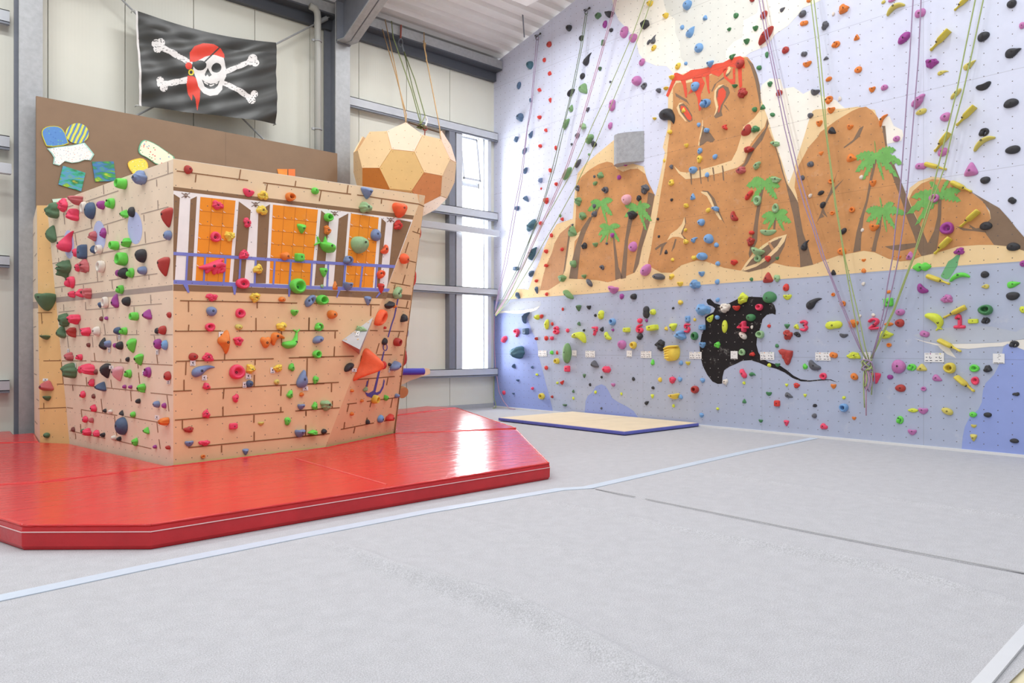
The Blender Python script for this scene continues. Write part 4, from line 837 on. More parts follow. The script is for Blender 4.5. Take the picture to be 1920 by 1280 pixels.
rope('dark green rope looped from the upper anchor down to the corner', 'dkgreen', [R('1098,24 1088,90 1072,170 1058,226 1054,240 1038,306 1024,360 1008,410 990,456 968,508 945,554 927,588'), R('1101,24 1092,84 1077,160 1062,218 1055,252 1041,312 1028,354 1010,414 996,444 974,504 946,558 928,589')], c0)
rope('pinkish mauve rope running from above the frame to the corner', 'mauve', [R('1153,-2 1146,30 1130,86 1110,156 1092,218 1086,240 1064,306 1048,346 1032,382 1014,422 998,456 980,496 948,558 928,590'), R('1156,-2 1149,30 1133,86 1113,156 1095,218 1089,240 1067,306 1051,346 1035,382 1017,422 1000,458 982,498 950,560 929,590')], c0)
rope('light green rope running from above the frame to the corner', 'green', [R('1210,-2 1188,60 1158,130 1130,194 1110,236 1092,278 1072,322 1040,380 1016,422 984,492 952,560 929,592'), R('1222,-2 1204,52 1180,114 1152,182 1130,236 1106,292 1080,348 1048,406 1020,454 1000,490 960,556 930,592')], c0)
c1_ = WALL.px(1627, 690)
rope('purple rope pair reaching the hanging knot from the upper left', 'purple', [R('1423,-2 1436,70 1450,136 1468,226 1471,240 1490,318 1508,384 1524,428 1541,482 1556,516 1578,574 1594,614 1610,650 1624,674'), R('1429,-2 1440,66 1456,144 1476,234 1496,316 1514,380 1528,426 1547,486 1560,520 1582,576 1612,648 1625,674')], c1_, 0.009)
rope('green rope pair dropping steeply to the hanging knot from the left', 'green', [R('1520,-2 1530,80 1540,180 1547,240 1556,306 1566,386 1576,440 1583,486 1590,526 1600,580 1612,640 1618,662 1626,676'), R('1526,-2 1536,80 1545,180 1550,250 1568,386 1585,486 1600,550 1612,600 1622,650 1629,674')], c1_, 0.009)
rope('purple rope pair dropping steeply to the hanging knot from the right', 'purple', [R('1712,-2 1706,100 1696,246 1688,356 1680,416 1674,480 1664,534 1656,586 1644,636 1634,670'), R('1727,-2 1722,110 1710,254 1700,366 1694,420 1684,486 1674,534 1660,594 1646,636 1636,672')], c1_, 0.009)
rope('green rope pair reaching the hanging knot from the upper right', 'green', [R('1829,-2 1810,90 1794,170 1777,240 1758,316 1744,376 1728,428 1712,482 1696,524 1674,584 1650,634 1632,672'), R('1844,-2 1824,92 1806,172 1784,254 1770,316 1750,372 1732,426 1713,484 1698,524 1676,584 1652,634 1634,672')], c1_, 0.009)
# bundle of tied-up rope ends
def bundle():
    root = empty('rope_bundle', c1_); tag(root, 'purple and green rope ends knotted together and hanging in loops', 'rope bundle'); rr = random.Random(11)
    K = lambda x, y, d=0.14: on_plane(x, y, (-d, 0, 0), WALL.n)
    for col, ph in (('green', 0.0), ('purple', 1.3)):
        mb = MB(); mb.tube([K(1626 + 9 * math.cos(t * 1.9 + ph) * (1 - .2 * math.sin(t)), 684 + 10 * math.sin(t * 1.4 + ph), 0.13 + 0.05 * math.sin(t * 2.3)) for t in [k * .33 for k in range(44)]], 0.0105, 6); mb.build('knot', ROPEM[col], root, smooth=True)
    for x, w_, yb, col in ((1624, 5, 732, 'purple'), (1626, 4, 728, 'mauve'), (1629, 5, 734, 'purple'), (1622, 3, 724, 'green')):
        mb = MB(); mb.tube([K(x - w_ * math.sin(math.pi * t) * (1 if t < .5 else 1), 694 + (yb - 694) * t, .12) for t in [k / 8 for k in range(9)]] + [K(x + w_ * math.sin(math.pi * t) + .5, 694 + (yb - 694) * t, .16) for t in [k / 8 for k in range(8, -1, -1)]], 0.009, 6); mb.build('loop', ROPEM[col], root, smooth=True)
    for pts, col in (('1620,696 1619,720 1620,745 1621,764', 'green'), ('1624,696 1624,730 1624,779', 'mauve'), ('1634,678 1636,700 1634,740', 'green'), ('1632,676 1639,690 1640,719', 'purple')):
        mb = MB(); mb.tube([K(x, y, .15) for x, y in P(pts)], 0.009, 6); mb.build('tail', ROPEM[col], root, smooth=True)
bundle()
def loose(label, col, pts):
    mb = MB(); mb.tube(pts, 0.009, 6); o = mb.build('rope_tail', ROPEM[col], smooth=True); tag(seat(o, pts[-1]), label, 'rope')
K = lambda x, y, d=0.05: on_plane(x, y, (-d, 0, 0), WALL.n)
loose('thin mauve rope end trailing down the corner onto the floor', 'mauve', [K(927, 592), K(926.5, 640), K(929, 690), K(936, 735), K(944, 752, .1), Vector(on_z(955, 766, .012)), Vector(on_z(966, 767, .012))])
loose('short green rope end lying at the foot of the corner', 'green', [K(926.5, 700), K(926, 745), K(930, 760), Vector(on_z(929, 764.5, .012)), Vector(on_z(924, 765, .012))])
def anchor(x, y, label):
    root = empty('rope_anchor', WALL.px(x, y)); tag(root, label, 'anchor'); a = lambda dx, dy, d: on_plane(x + dx, y + dy, (-d, 0, 0), WALL.n)
    mb = MB(); mb.cyl(WALL.px(x - 4, y - 2), a(-4, -2, 0.05), 0.022, 10); mb.cyl(WALL.px(x + 5, y - 6), a(5, -6, 0.05), 0.022, 10); mb.build('plate', DARKBOLT, root)
    mb = MB(); mb.tube([a(5 - 8 * t, -6 + 7 * t, 0.06) for t in (0, .3, .6, 1)], 0.012, 6); mb.build('chain', DARKBOLT, root)
    mb = MB(); mb.tube([a(-1 + 3 * math.cos(q), 1 + 5 * math.sin(q), 0.10) for q in [k * math.pi / 5 for k in range(10)]], 0.010, 6, closed=True); mb.build('karabiner', STEEL_D, root)
anchor(1008, 69, 'steel rope anchor with karabiner, lower one under the sloping roof'); anchor(1100, 21, 'steel rope anchor with karabiner, upper one under the sloping roof')
mb = MB(); mb.cyl(on_plane(976, -30, (0, -1.6, 0), Vector((0, 1, 0))), on_plane(983, 70, (0, -1.6, 0), Vector((0, 1, 0))), 0.014, 8); 
o = mb.build('roof_cable', STEEL_D); tag(seat(o, on_plane(976, -30, (0, -1.6, 0), Vector((0, 1, 0)))), 'thin dark cable hanging from the ribbed roof near the climbing wall', 'cable')

# ------------------------------------------------------------------ route cards along the climbing wall
CARD = mat('card_paper', (238, 237, 236), 0.5); INK = mat('card_ink', (92, 94, 110), 0.6); INKB = mat('card_ink_dark', (52, 50, 56), 0.6)
DOTS = {'r': mat('card_red', (210, 90, 70), .5), 'g': mat('card_green', (80, 170, 90), .5), 'b': mat('card_blue', (80, 110, 200), .5), 'o': mat('card_orange', (236, 150, 60), .5), 'y': mat('card_yellow', (232, 220, 70), .5), 'p': mat('card_purple', (160, 60, 140), .5), 'k': mat('card_black', (40, 40, 44), .5)}
CARDS = [(1017.5, 662.5, 16, 11, 'ro', 'white route card with two columns, nearest the corner'), (1077.5, 662, 8.5, 11, '', 'small white card just right of the long green hold'), (1107, 663.5, 18, 12, 'gk', 'white route card with a green dot, right of the long green hold'), (1180.5, 663, 10, 12, '', 'small white card left of the pair of route cards by the yellow claw'),
         (1212, 664.5, 20, 12.5, 'ko', 'white route card left of the black rock hold'), (1304.5, 666, 23, 13, 'by', 'white route card at the left edge of the manta ray'), (1377, 665.5, 13, 15, '', 'small square card in the middle of the manta ray'), (1439, 667, 26.5, 14.5, 'og', 'white route card at the right edge of the manta ray'),
         (1543.5, 668, 29, 15, 'ok', 'white route card partly under an orange hold above the manta tail'), (1626, 668, 14, 16, '', 'white card hidden behind the knotted ropes'), (1752, 670, 37, 17, 'py', 'widest white route card, under the white dolphin fin'), (1873, 672, 22, 18.5, 'k', 'white card at the edge of the blue rock on the right')]
for x, y, cw, ch, dots, lab in CARDS:
    u, v = WALL.uv(x, y); ua, vb = WALL.uv(x + cw / 2, y - ch / 2); hw, hh = ua - u, vb - v
    mb = MB(); mb.prism([(-hw, -hh, 0), (hw, -hh, 0), (hw, hh, 0), (-hw, hh, 0)], (0, 0, 0.003))
    o = build('route_card', mb.v, mb.f, CARD, None, mb.i); o.matrix_world = Matrix.Translation(WALL.w(u, v, 0.008)) @ WALL.m.to_3x3().to_4x4(); tag(o, lab, 'card', 'route cards along the climbing wall')
    mb = MB(); ms = [INK, INKB]; rr = random.Random(int(x))
    def quad(x0, y0, x1, y1, i):
        mb.add([(x0, y0, .0042), (x1, y0, .0042), (x1, y1, .0042), (x0, y1, .0042)], [(0, 1, 2, 3)], i)
    if dots and len(dots) == 2:
        for k, d in enumerate(dots):
            if DOTS[d] not in ms: ms.append(DOTS[d])
            x0 = -hw + k * hw; v_, f_ = fill(ell(x0 + hw * .62, hh * .8, hh * .13, hh * .13, 0, 10), .0042); mb.add(v_, f_, ms.index(DOTS[d]))
            quad(x0 + hw * .1, hh * .72, x0 + hw * .45, hh * .80, 0)
            v_, f_ = fill([(x0 + hw * .62 + hw * .13 * math.cos(t), hh * .05 + hh * .3 * math.sin(t)) for t in [2.2 + q * .5 for q in range(9)]] + [(x0 + hw * .62 + hw * .06 * math.cos(t), hh * .05 + hh * .18 * math.sin(t)) for t in [2.2 + q * .5 for q in range(8, -1, -1)]], .0042); mb.add(v_, f_, 0)
            quad(x0 + hw * .15, -.05 * hh, x0 + hw * .3, .12 * hh, 0); quad(x0 + hw * .12, -hh * .75, x0 + hw * .4, -hh * .6, 0); quad(x0 + hw * .55, -hh * .72, x0 + hw * .8, -hh * .58, 1)
    else:
        for k in range(5): q, t = rr.uniform(-hw * .8, hw * .4), rr.uniform(-hh * .3, hh * .8); quad(q, t, q + hw * .25, t + hh * .08, 0)
        quad(-hw * .85, -hh * .92, -hw * .1, -hh * .8, 1); quad(0, -hh * .92, hw * .8, -hh * .82, 1)
    p = build('print', mb.v, mb.f, ms, None, mb.i); p.parent = o

# ------------------------------------------------------------------ climbing holds
# rows: x y length width angle shape colour (centre and size on the face as seen from the hall)
HOLDS = '''
@wall 920 0 5
735 265 58 60 0 k K;1012 153 58 46 20 b D;1118 138 88 52 -15 c K;1072 230 70 42 80 o P;1130 286 38 34 20 k K;852 360 46 50 0 k K;1252 305 105 75 75 s M;1338 357 75 80 0 s M;549 417 48 55 0 k C;503 564 32 42 0 o R;1055 403 58 30 80 b D;1452 234 78 72 15 b K;1495 40 60 45 10 c Y;1643 153 55 46 10 c Y
1845 52 88 80 40 o B;1796 258 38 44 0 k B;1868 308 105 72 50 t B;1530 450 58 38 50 o Y;1525 372 72 38 70 f A;1484 396 50 25 50 o A;368 614 66 74 0 k T;907 558 102 42 60 f K;1024 648 36 34 0 c D;554 687 38 40 0 t R;1419 584 68 52 60 o M;862 714 48 56 0 k K;267 802 68 36 75 o S;862 838 112 82 -60 t E
458 842 44 34 -30 t R;755 872 88 34 38 o K;1372 760 90 88 -30 o M;1438 808 66 48 60 h A;1574 852 50 46 0 r A;1645 832 48 26 10 c Y;1700 731 52 40 0 c Y;1122 768 20 22 0 k A;556 942 50 30 -80 t R;377 940 45 28 -60 c S;752 1017 68 44 75 t E;1140 988 105 62 80 p M;912 1027 44 28 50 o A;275 1105 72 80 0 r S
458 1102 42 34 0 k R;712 1165 100 48 65 r E;868 1183 62 60 0 r L;1122 1180 66 40 75 o M;1655 1098 140 96 -52 f K;1538 1113 38 24 -10 c Y;1680 1238 46 40 0 k Y;516 1222 42 32 -50 t R;1830 597 32 34 0 k B;1756 622 64 48 55 o Y
@wall 1228 0 5
268 1032 40 48 0 t Y;470 167 48 46 -40 t B;762 147 48 52 0 k G;698 278 38 28 20 c G;944 270 50 44 0 c G;862 393 54 48 0 c G;1022 142 78 58 55 o C;912 5 44 30 0 k C;1040 337 185 72 45 l C;1225 470 66 64 0 k C;1195 93 52 40 20 t A;1385 132 70 60 35 o A;1398 218 78 48 -10 p O;1445 5 50 40 0 k O
1775 80 88 90 0 r O;1674 132 24 40 0 k W;1598 240 85 60 70 r A;1696 418 78 62 -10 h O;1892 350 52 56 0 t O;1398 508 60 50 -20 p A;1604 545 50 32 0 t A;1427 605 82 50 0 c O;1050 515 58 32 90 o G;800 600 80 85 0 o C;413 450 80 85 0 o B;516 605 75 64 0 v B;730 535 52 36 30 f G;977 638 46 44 0 k G
1905 655 68 60 0 k O;1630 742 58 40 15 o O;380 812 78 88 0 k B;1080 790 48 52 0 r G;1165 870 62 62 0 r C;752 808 52 32 -10 c G;825 870 90 100 0 r C;1505 862 88 60 -20 c A;1632 938 78 66 50 h O;1736 925 28 44 0 k W;475 970 98 78 0 h B;935 1028 48 46 0 k G;1010 1003 52 50 0 t G;1655 1033 70 60 -10 c O
1102 1076 52 36 -30 o G;1458 1083 54 50 0 k A;412 1170 36 42 0 k B;1542 1160 58 56 0 c O;487 1222 54 46 -20 p B;655 1195 36 52 60 f R;860 1222 115 75 50 c C;945 1210 80 60 -10 r G;1660 1225 84 62 -40 t K;1832 1190 58 52 -20 c O
@wall 1536 0 5
603 20 36 32 0 k V;685 2 70 36 0 o M;718 82 150 62 18 n V;948 125 92 78 0 p M;1340 32 140 40 215 B Q;800 357 125 78 40 s P;1140 378 205 48 220 B Q;1805 40 78 76 0 o K;1905 240 50 62 0 o M;1542 345 100 84 20 o K;1062 595 108 95 0 r P;1820 495 130 88 10 q K;1162 680 92 52 0 f V;1410 615 115 62 30 t V
498 842 58 50 0 c O;613 820 62 52 0 o M;1540 812 124 68 12 c K;1283 880 115 42 42 o V;930 955 150 80 50 r M;958 1048 92 54 10 o V;1800 968 120 84 5 o K;1185 1098 90 82 0 k M;1382 1085 205 48 222 B Q;1545 1240 84 78 0 h K;605 1130 105 34 62 n O
@wall 920 236 5
243 127 60 36 60 b S;375 83 72 34 65 t S;465 190 36 34 0 k R;610 207 44 24 90 o R;760 172 22 24 0 k A;813 92 46 52 0 k A;928 125 100 62 50 p E;970 170 56 64 0 r K;922 268 22 24 0 k E;318 237 66 34 60 o S;820 353 88 36 52 o A;325 420 62 36 60 o S;560 417 48 30 -60 o R;717 448 130 52 52 o E
465 512 48 48 0 r N;1030 460 66 60 0 t E;973 475 24 26 0 k A;982 540 46 34 30 o E;614 547 34 36 0 k R;1205 482 40 44 0 k P;474 588 16 24 0 k R;815 585 60 42 90 h A;1075 602 66 60 -40 h A;1452 594 78 95 0 r A;1336 285 50 48 0 r K;1265 365 40 25 0 k P;330 685 72 44 -50 t S;518 705 56 58 0 r R
822 712 70 84 0 r E;1274 693 95 98 0 k I;1393 677 48 56 0 r K;245 774 50 44 0 k S;973 752 36 42 0 k A;972 827 54 54 0 k A;866 845 70 78 0 r E;1337 835 88 82 0 r K;652 843 24 30 0 k E;668 876 34 40 60 t R;385 932 130 62 50 r T;469 914 36 40 0 k R;768 928 22 24 0 k A;765 985 90 100 0 t E
570 1026 34 40 0 k R;878 1122 58 62 0 r K;984 1115 50 40 0 c E;1090 1102 26 22 0 k A;1142 1026 42 46 0 k P;1334 1132 82 95 0 s M;390 1200 140 50 55 r T;670 1157 36 34 0 k R;520 1177 40 40 0 k R;1837 187 40 36 0 c Y;1628 325 24 34 0 k Y;1694 385 48 36 -60 r A;1695 533 54 60 0 r Y;1698 694 28 28 0 k K
1834 748 52 42 0 r Y;1568 873 26 26 0 k K;1828 977 32 30 0 k Y;1578 1037 24 26 0 k K;1834 1083 50 48 0 r Y;1645 1180 34 42 0 t K;1707 1253 32 34 0 k Y
@wall 1228 236 5
360 415 78 66 0 o B;424 235 46 58 0 k B;421 312 72 50 80 r Y;565 290 46 48 0 k B;1124 168 100 50 -25 r L;885 220 95 58 -8 r C;810 418 88 68 0 r H;958 375 85 54 45 r L;490 458 42 48 0 k B;1131 505 110 60 -20 r L;355 662 52 62 0 t B;884 650 105 44 48 p R;963 702 72 95 0 d L;1133 772 60 90 0 d L
568 780 74 48 -15 r B;500 791 48 40 40 o Y;745 845 105 62 -60 c C;435 905 68 66 0 k B;372 1070 54 36 30 f B;505 1058 96 84 -45 o B;578 1115 44 46 0 k B;908 1000 52 36 -10 p R;1058 997 160 62 -8 c L;903 1083 72 88 0 r C;972 1175 128 70 -25 c L;445 1222 100 72 -10 s B;968 1240 64 75 0 d L;1060 1245 58 62 0 r R
1148 1242 34 32 0 c G;370 1237 50 44 0 r Y;1458 360 64 56 0 k A;1385 485 40 48 0 k A;1458 655 40 32 60 o W;1558 260 46 38 0 v O;1845 297 95 75 -20 t O;1655 520 58 48 0 d O;1558 628 60 40 20 o K;1575 742 64 46 60 o K;1664 818 44 36 0 d O;1850 785 52 54 0 d O;1767 987 72 46 45 o K;1408 1120 88 48 60 f K
1752 1178 78 72 0 k O
@wall 1536 236 5
725 122 60 54 0 o M;1160 150 190 48 230 B Q;1165 245 92 80 0 k M;955 378 98 64 -10 p M;1095 378 180 50 -25 B Q;1550 165 175 56 28 n V;1815 225 120 78 0 o K;1425 405 115 130 0 t M;1558 510 82 68 0 o K;505 540 58 60 0 c O;395 482 36 42 0 k W;1336 570 185 52 -35 B Q;1080 680 88 80 0 d M;1810 700 76 58 -45 p K
1415 866 195 54 220 B Q;518 950 90 70 -15 c O;407 977 30 36 0 k W;1200 960 115 118 0 d P;1565 937 102 78 0 o K;1163 1120 185 54 225 B Q;1312 1175 92 70 10 r P;1822 1132 110 78 -8 o K;855 1215 75 78 0 t M;750 1232 40 30 0 c O;418 1260 40 28 0 c O
@wall 920 470 5
240 168 50 36 0 b S;382 216 64 48 60 r S;430 283 34 30 0 k R;427 370 70 38 -80 t S;255 418 70 46 -60 r S;524 137 40 32 -10 r R;775 125 78 58 -50 r E;675 258 78 64 -20 r E;877 242 46 36 0 c E;1045 157 52 40 -50 h A;927 300 90 40 -55 o A;525 407 32 34 0 k R;730 410 130 40 -42 p E;1155 365 98 75 -15 c M
1455 180 120 86 50 o M;1578 243 118 60 -10 o A;1230 428 42 52 0 k P;1340 430 64 56 0 k K;1700 243 58 44 50 r Y;1778 313 54 44 0 c Y;1782 484 48 48 0 r Y;823 538 58 60 0 v D;922 532 42 38 0 c K;676 547 22 32 0 k R;1036 600 85 58 78 p Z;982 605 26 28 0 k K;1460 575 115 62 90 p K;1523 573 58 54 0 k Z
1712 537 24 22 0 k K;433 623 58 48 0 r Z;478 615 36 38 0 k R;333 628 105 36 65 n S;526 690 95 44 85 o Z;577 685 26 34 0 k R;826 684 44 34 -50 t D;1145 667 62 66 0 u B;1400 655 50 46 0 k F;1462 655 28 28 0 k P;618 745 62 80 0 8 F;332 755 60 62 0 b S;722 747 34 38 0 k F;875 745 24 24 0 k K
1040 735 48 42 60 t K;1146 742 28 26 0 k P;1280 742 62 44 0 b Z;1525 722 104 58 8 b Z;1710 717 80 74 0 v Z;1645 728 40 34 -40 t Y;1850 640 44 60 0 b B;245 770 56 80 0 9 F;980 752 60 86 0 7 F;1400 730 70 86 0 6 F;1845 725 60 90 0 5 F;128 830 75 46 50 p F;428 824 34 30 0 r C;522 820 40 44 0 k R
574 820 38 36 0 k F;825 812 130 80 -20 n Z;1100 797 90 50 -50 c Z;1400 805 66 52 45 p K;1780 792 115 90 -10 r B;1233 880 80 85 0 s M;1340 885 62 68 0 u Y;1590 885 90 112 0 r K;252 952 140 120 0 r T;572 953 36 36 0 k J;622 953 38 24 90 t R;718 960 190 82 88 o E;622 1033 52 54 0 u Q;1712 960 140 150 0 y Y
975 1060 88 62 -25 t A;1520 1045 36 58 0 r J;1784 1050 40 42 0 k B;1852 1055 42 36 0 c Q;215 1080 46 40 -40 t S;390 1090 28 26 0 t S;522 1097 36 40 0 k R;722 1105 52 58 0 b F;1088 1112 84 62 0 w F;435 1160 26 22 0 k Z;878 1173 34 40 0 v D;1040 1185 22 24 0 k K;255 1214 30 20 0 c S;1340 1200 30 36 0 k K
627 1238 24 22 0 k Z;668 1234 50 34 45 t R;932 1254 24 30 0 k K;1150 1257 40 32 0 c M;1588 1207 38 44 0 k Y;1708 1212 66 66 0 r F;1775 1205 44 48 0 r B
@wall 1228 470 5
748 110 66 56 0 r R;590 120 44 44 0 k B;440 218 56 48 0 c B;380 313 100 88 0 r B;585 290 44 48 0 k B;1060 250 95 100 0 t C;1146 260 56 70 0 r L;905 268 32 36 0 k G;1230 343 56 70 0 k R;1672 203 52 54 0 t K;588 460 40 42 0 k B;830 445 115 88 80 r Z;1075 435 130 108 0 o G;1242 435 80 50 0 c Z
1490 497 135 62 28 f K;455 552 135 110 0 r B;663 537 95 92 0 r W;767 538 68 48 0 c R;983 530 66 62 0 d F;516 635 82 56 50 t Z;587 625 44 42 0 k B;903 627 84 70 0 o G;657 710 122 50 88 o Z;830 710 105 105 0 4 F;910 716 24 36 0 k W;375 645 28 30 0 k Y;447 718 58 50 0 b B;1070 705 34 32 0 k R
1238 708 56 44 0 v G;1327 712 58 46 -45 t Z;1400 702 75 108 0 3 F;988 785 74 74 0 d L;826 795 88 50 -45 o W;1247 788 90 95 0 r C;1333 784 72 42 -30 h K;1675 697 155 78 5 p Z;1672 410 36 34 0 d O;1764 498 50 54 0 d O;375 798 66 78 0 u G;585 882 58 62 0 r J;447 884 60 56 0 c B;1146 890 34 36 0 k G
820 950 58 66 0 d L;915 968 52 40 0 r R;1228 995 128 155 0 z C;1072 1072 38 36 0 k Z;1150 1070 50 34 0 c G;1412 1083 44 54 0 r J;1498 1072 130 74 -38 c A;1675 977 75 56 -15 p O;1770 795 78 42 -5 c A;1860 980 130 66 -5 r Z;830 1150 98 50 -58 p F;917 1157 52 36 -10 f G;836 1238 28 30 0 k Z;662 1230 52 56 0 r W
447 1215 44 46 0 r B;1578 1175 66 64 0 d F;1870 1178 72 60 -40 o O
@wall 1536 470 5
418 187 42 44 0 k O;650 385 44 32 10 p O;415 310 32 36 0 k W;963 152 158 80 0 w J;1318 245 160 62 12 n J;1118 268 195 52 -25 B Q;972 352 115 70 -45 c P;1555 222 68 64 0 o K;1557 335 64 44 180 q V;1825 318 106 62 10 t J;1910 120 50 60 0 k P;652 482 80 82 0 b J;1195 448 102 82 0 r M;1817 425 108 78 0 k K
1275 570 200 54 207 B Q;1908 552 50 64 0 k Z;760 577 82 62 0 o M;510 602 34 34 0 k W;385 610 24 28 0 k W;1078 665 195 120 -50 a Z;1318 660 100 138 0 1 F;1445 660 85 44 0 b Z;1560 555 120 98 0 u G;1562 655 72 60 0 h K;325 685 88 82 0 r O;520 685 108 115 0 2 F;653 687 82 36 0 l O;755 678 80 76 0 o C
990 778 85 62 -20 p M;630 785 125 80 10 r Z;1225 885 200 52 -30 B Q;1828 875 80 66 0 h K;657 883 44 40 0 d O;748 1085 118 130 0 s M;868 1092 80 66 0 h J;962 1092 90 68 0 t V;1225 1098 102 102 0 u Q;1458 1100 82 70 0 d J;1582 1105 76 70 0 r K;667 1183 52 44 0 o P;1108 1190 86 60 -25 t M;530 1195 92 105 0 v F;1463 1218 66 80 0 d F
@wall 920 640 5
125 480 32 40 0 k F;392 440 28 28 0 k F;213 488 26 16 0 c S;482 513 56 60 0 u Q;576 518 26 26 0 k C;774 465 28 28 0 t D;776 532 22 28 0 k Z;696 597 42 20 0 c D;984 474 26 30 0 k Z;1038 625 22 22 0 k A;1226 490 22 28 0 k Z;1523 433 30 28 0 k K;1463 577 46 34 30 t K;1517 514 34 40 0 v Z
1722 512 104 54 12 c Y;1782 518 40 44 0 k B;1715 602 26 32 0 k Z
@wall 1228 640 5
380 450 70 72 0 u C;440 690 42 46 0 r B;590 630 28 26 0 k Z;838 557 40 42 0 t G;1068 490 56 38 0 c G;992 745 42 30 0 c G;1148 580 52 58 0 b R;1235 410 32 30 0 v Z;1330 412 60 50 0 r R;1255 502 82 46 -20 t A;1408 507 32 32 0 v Z;1233 765 50 56 0 v F;1500 600 42 32 0 h K;1494 695 46 44 0 k A
1585 795 70 58 0 r F;1675 420 50 46 0 c O;1773 527 32 30 0 k Z;1773 620 78 78 0 u B;1868 720 38 32 0 c O
@wall 1536 640 5
762 437 90 70 0 o C;980 443 46 42 0 d M;1365 392 190 54 -42 B Q;880 645 88 40 0 l Z;976 652 82 58 0 c M;758 735 62 76 0 h J;1202 655 100 62 -22 o V;1445 685 62 52 0 o J;1450 793 46 32 0 c V;1448 902 58 68 0 v V;873 850 75 54 0 c M;1580 688 66 48 0 o K;1845 492 60 36 0 r K;1830 930 72 44 0 o K
@stern 50 290 6.667
330 700 150 205 0 r D;460 630 105 170 0 r F;625 575 155 120 0 r H;580 755 150 155 0 r F;718 665 70 150 0 d W;800 700 120 210 0 o U;932 633 95 108 0 o P;1050 612 108 132 0 h J;1222 740 105 100 0 t J;1315 717 80 130 0 o K;1188 370 140 130 0 d J;1428 285 155 175 0 r N;1755 787 150 245 0 v C;1770 1008 95 122 0 o N
312 990 120 215 0 t D;830 1022 100 128 0 r H;965 980 70 132 0 r P;495 1090 235 110 65 f F;620 1225 70 110 0 r F;705 1215 100 180 0 b U;835 1185 62 105 0 r U;912 1183 80 112 0 d W;1105 1138 108 112 0 d J;1258 1098 110 118 0 r J
@stern 50 470 6.667
1435 65 130 170 0 o K;1200 105 135 165 0 d J;480 235 150 235 0 r D;642 210 70 105 0 r F;725 190 110 175 0 r H;935 200 95 150 0 d W;1138 280 50 85 0 o P;1212 283 115 140 0 o K;1302 278 88 125 0 h J;1450 248 110 105 0 o N;1715 200 150 240 0 v C;548 395 112 148 0 h F;568 545 85 85 0 r F;672 530 95 110 0 r F
758 535 115 135 0 r H;918 677 42 72 0 r U;987 645 75 140 0 d W;1108 625 92 175 0 t P;1172 485 88 110 0 h J;1250 635 98 118 0 o K;480 865 125 175 0 r D;600 858 150 128 0 r F;435 1010 110 165 0 t D;568 1020 105 130 0 r C;745 1012 120 112 0 r F;875 1005 92 118 0 o W;935 850 42 62 0 k X;1000 843 42 46 0 k P
1352 820 105 105 0 d J;1512 795 110 130 0 t P;1785 803 52 75 0 k C;1140 1000 82 95 0 o U;1215 1005 90 98 0 h J;1630 1000 50 76 0 k K;1700 992 95 112 0 o C;775 1178 44 56 0 k X;958 1160 85 155 0 t K;1018 1165 80 90 0 o N;1105 1183 45 60 0 k P;1165 1185 85 105 0 o K;1315 1185 115 180 0 v J;1645 1165 95 130 0 o P
1730 1178 72 125 0 o B
@stern 50 650 6.667
538 120 95 110 0 r H;660 130 80 78 0 h F;1265 158 46 64 0 k K;1405 160 112 145 0 v J;548 295 160 195 0 r D;672 285 55 90 0 r F;775 280 190 110 -35 r F;868 313 45 72 0 k X;990 300 125 185 0 v K;1140 335 135 185 0 v I;1272 338 85 108 0 h J;1515 318 85 135 0 h P;1765 362 85 115 0 o C;815 448 68 98 0 r F
930 495 130 120 0 t U;1225 498 46 50 0 k P;1298 502 48 46 0 k P;1440 515 100 115 0 r J;707 595 62 95 0 r F;838 617 42 60 0 k X;1395 678 58 62 0 k K;1628 717 80 85 0 o N;1720 733 55 68 0 k P;842 765 72 95 0 r F;980 797 40 50 0 k K;1050 808 48 50 0 k W;1187 825 54 68 0 t K;1332 845 65 76 0 k J
1722 930 130 105 0 r O;738 905 62 90 0 r F;808 917 62 64 0 k H;583 1030 44 62 0 k X;700 1050 44 50 0 k D;760 1062 105 98 0 r F;878 1082 72 90 0 r F;957 1100 52 60 0 r K;1190 990 140 220 0 o U;1090 1137 62 62 0 k W;1158 1147 52 56 0 k K;1500 1045 72 88 0 t J;1358 1185 70 105 0 r J;1605 1247 48 48 0 k P
1770 1257 60 50 0 k C
@strip 50 470 6.667
250 645 210 215 0 c D;238 1085 105 52 0 c D
@strip 50 650 6.667
250 485 170 130 0 t H;258 645 85 60 0 c D;255 1105 70 66 0 o D
@front 320 290 5
163 142 75 82 0 o C;732 358 108 75 -10 c F;865 380 100 88 0 r Y;1117 398 88 80 0 d O;1352 340 70 62 0 k J;1842 362 122 108 0 v N;442 473 110 88 0 r F;855 520 105 92 0 r Y;717 637 72 95 0 r F;1475 590 82 78 0 d J;1822 497 122 105 0 r L;418 770 92 98 0 d F;550 770 95 98 0 r Y;1228 695 90 90 0 v J
1470 707 72 92 0 r O;1445 840 210 140 -22 i J;1767 848 160 160 0 s L;688 933 98 92 0 r F;1072 952 90 78 25 p O;1202 963 82 76 0 b J;1665 990 98 85 0 h N;395 1045 250 155 0 e F;817 1068 90 95 0 r Y;1435 1105 80 88 0 v J;672 1205 128 98 0 d F;1540 1225 50 86 0 t O;1660 1235 90 80 0 c N;1417 1232 32 34 0 k L
@front 560 330 6.667
1260 432 185 185 0 j OR;1240 610 135 100 60 r R;962 738 132 150 0 o N;1072 915 130 90 55 c OR;1030 1230 125 100 40 h OR
@front 320 520 6.667
1575 108 185 190 0 d J;510 250 145 98 0 r F;1050 255 128 128 0 r Y;1390 272 88 62 0 o O;1745 295 185 100 50 h N;510 425 125 120 0 o N;870 447 122 122 0 d F;1545 442 92 78 0 c J;490 622 120 108 0 d F;853 620 95 72 0 o V;1380 612 125 115 0 r Y;665 805 155 300 0 y2 O;845 797 128 115 0 r F;1185 812 130 140 0 j O
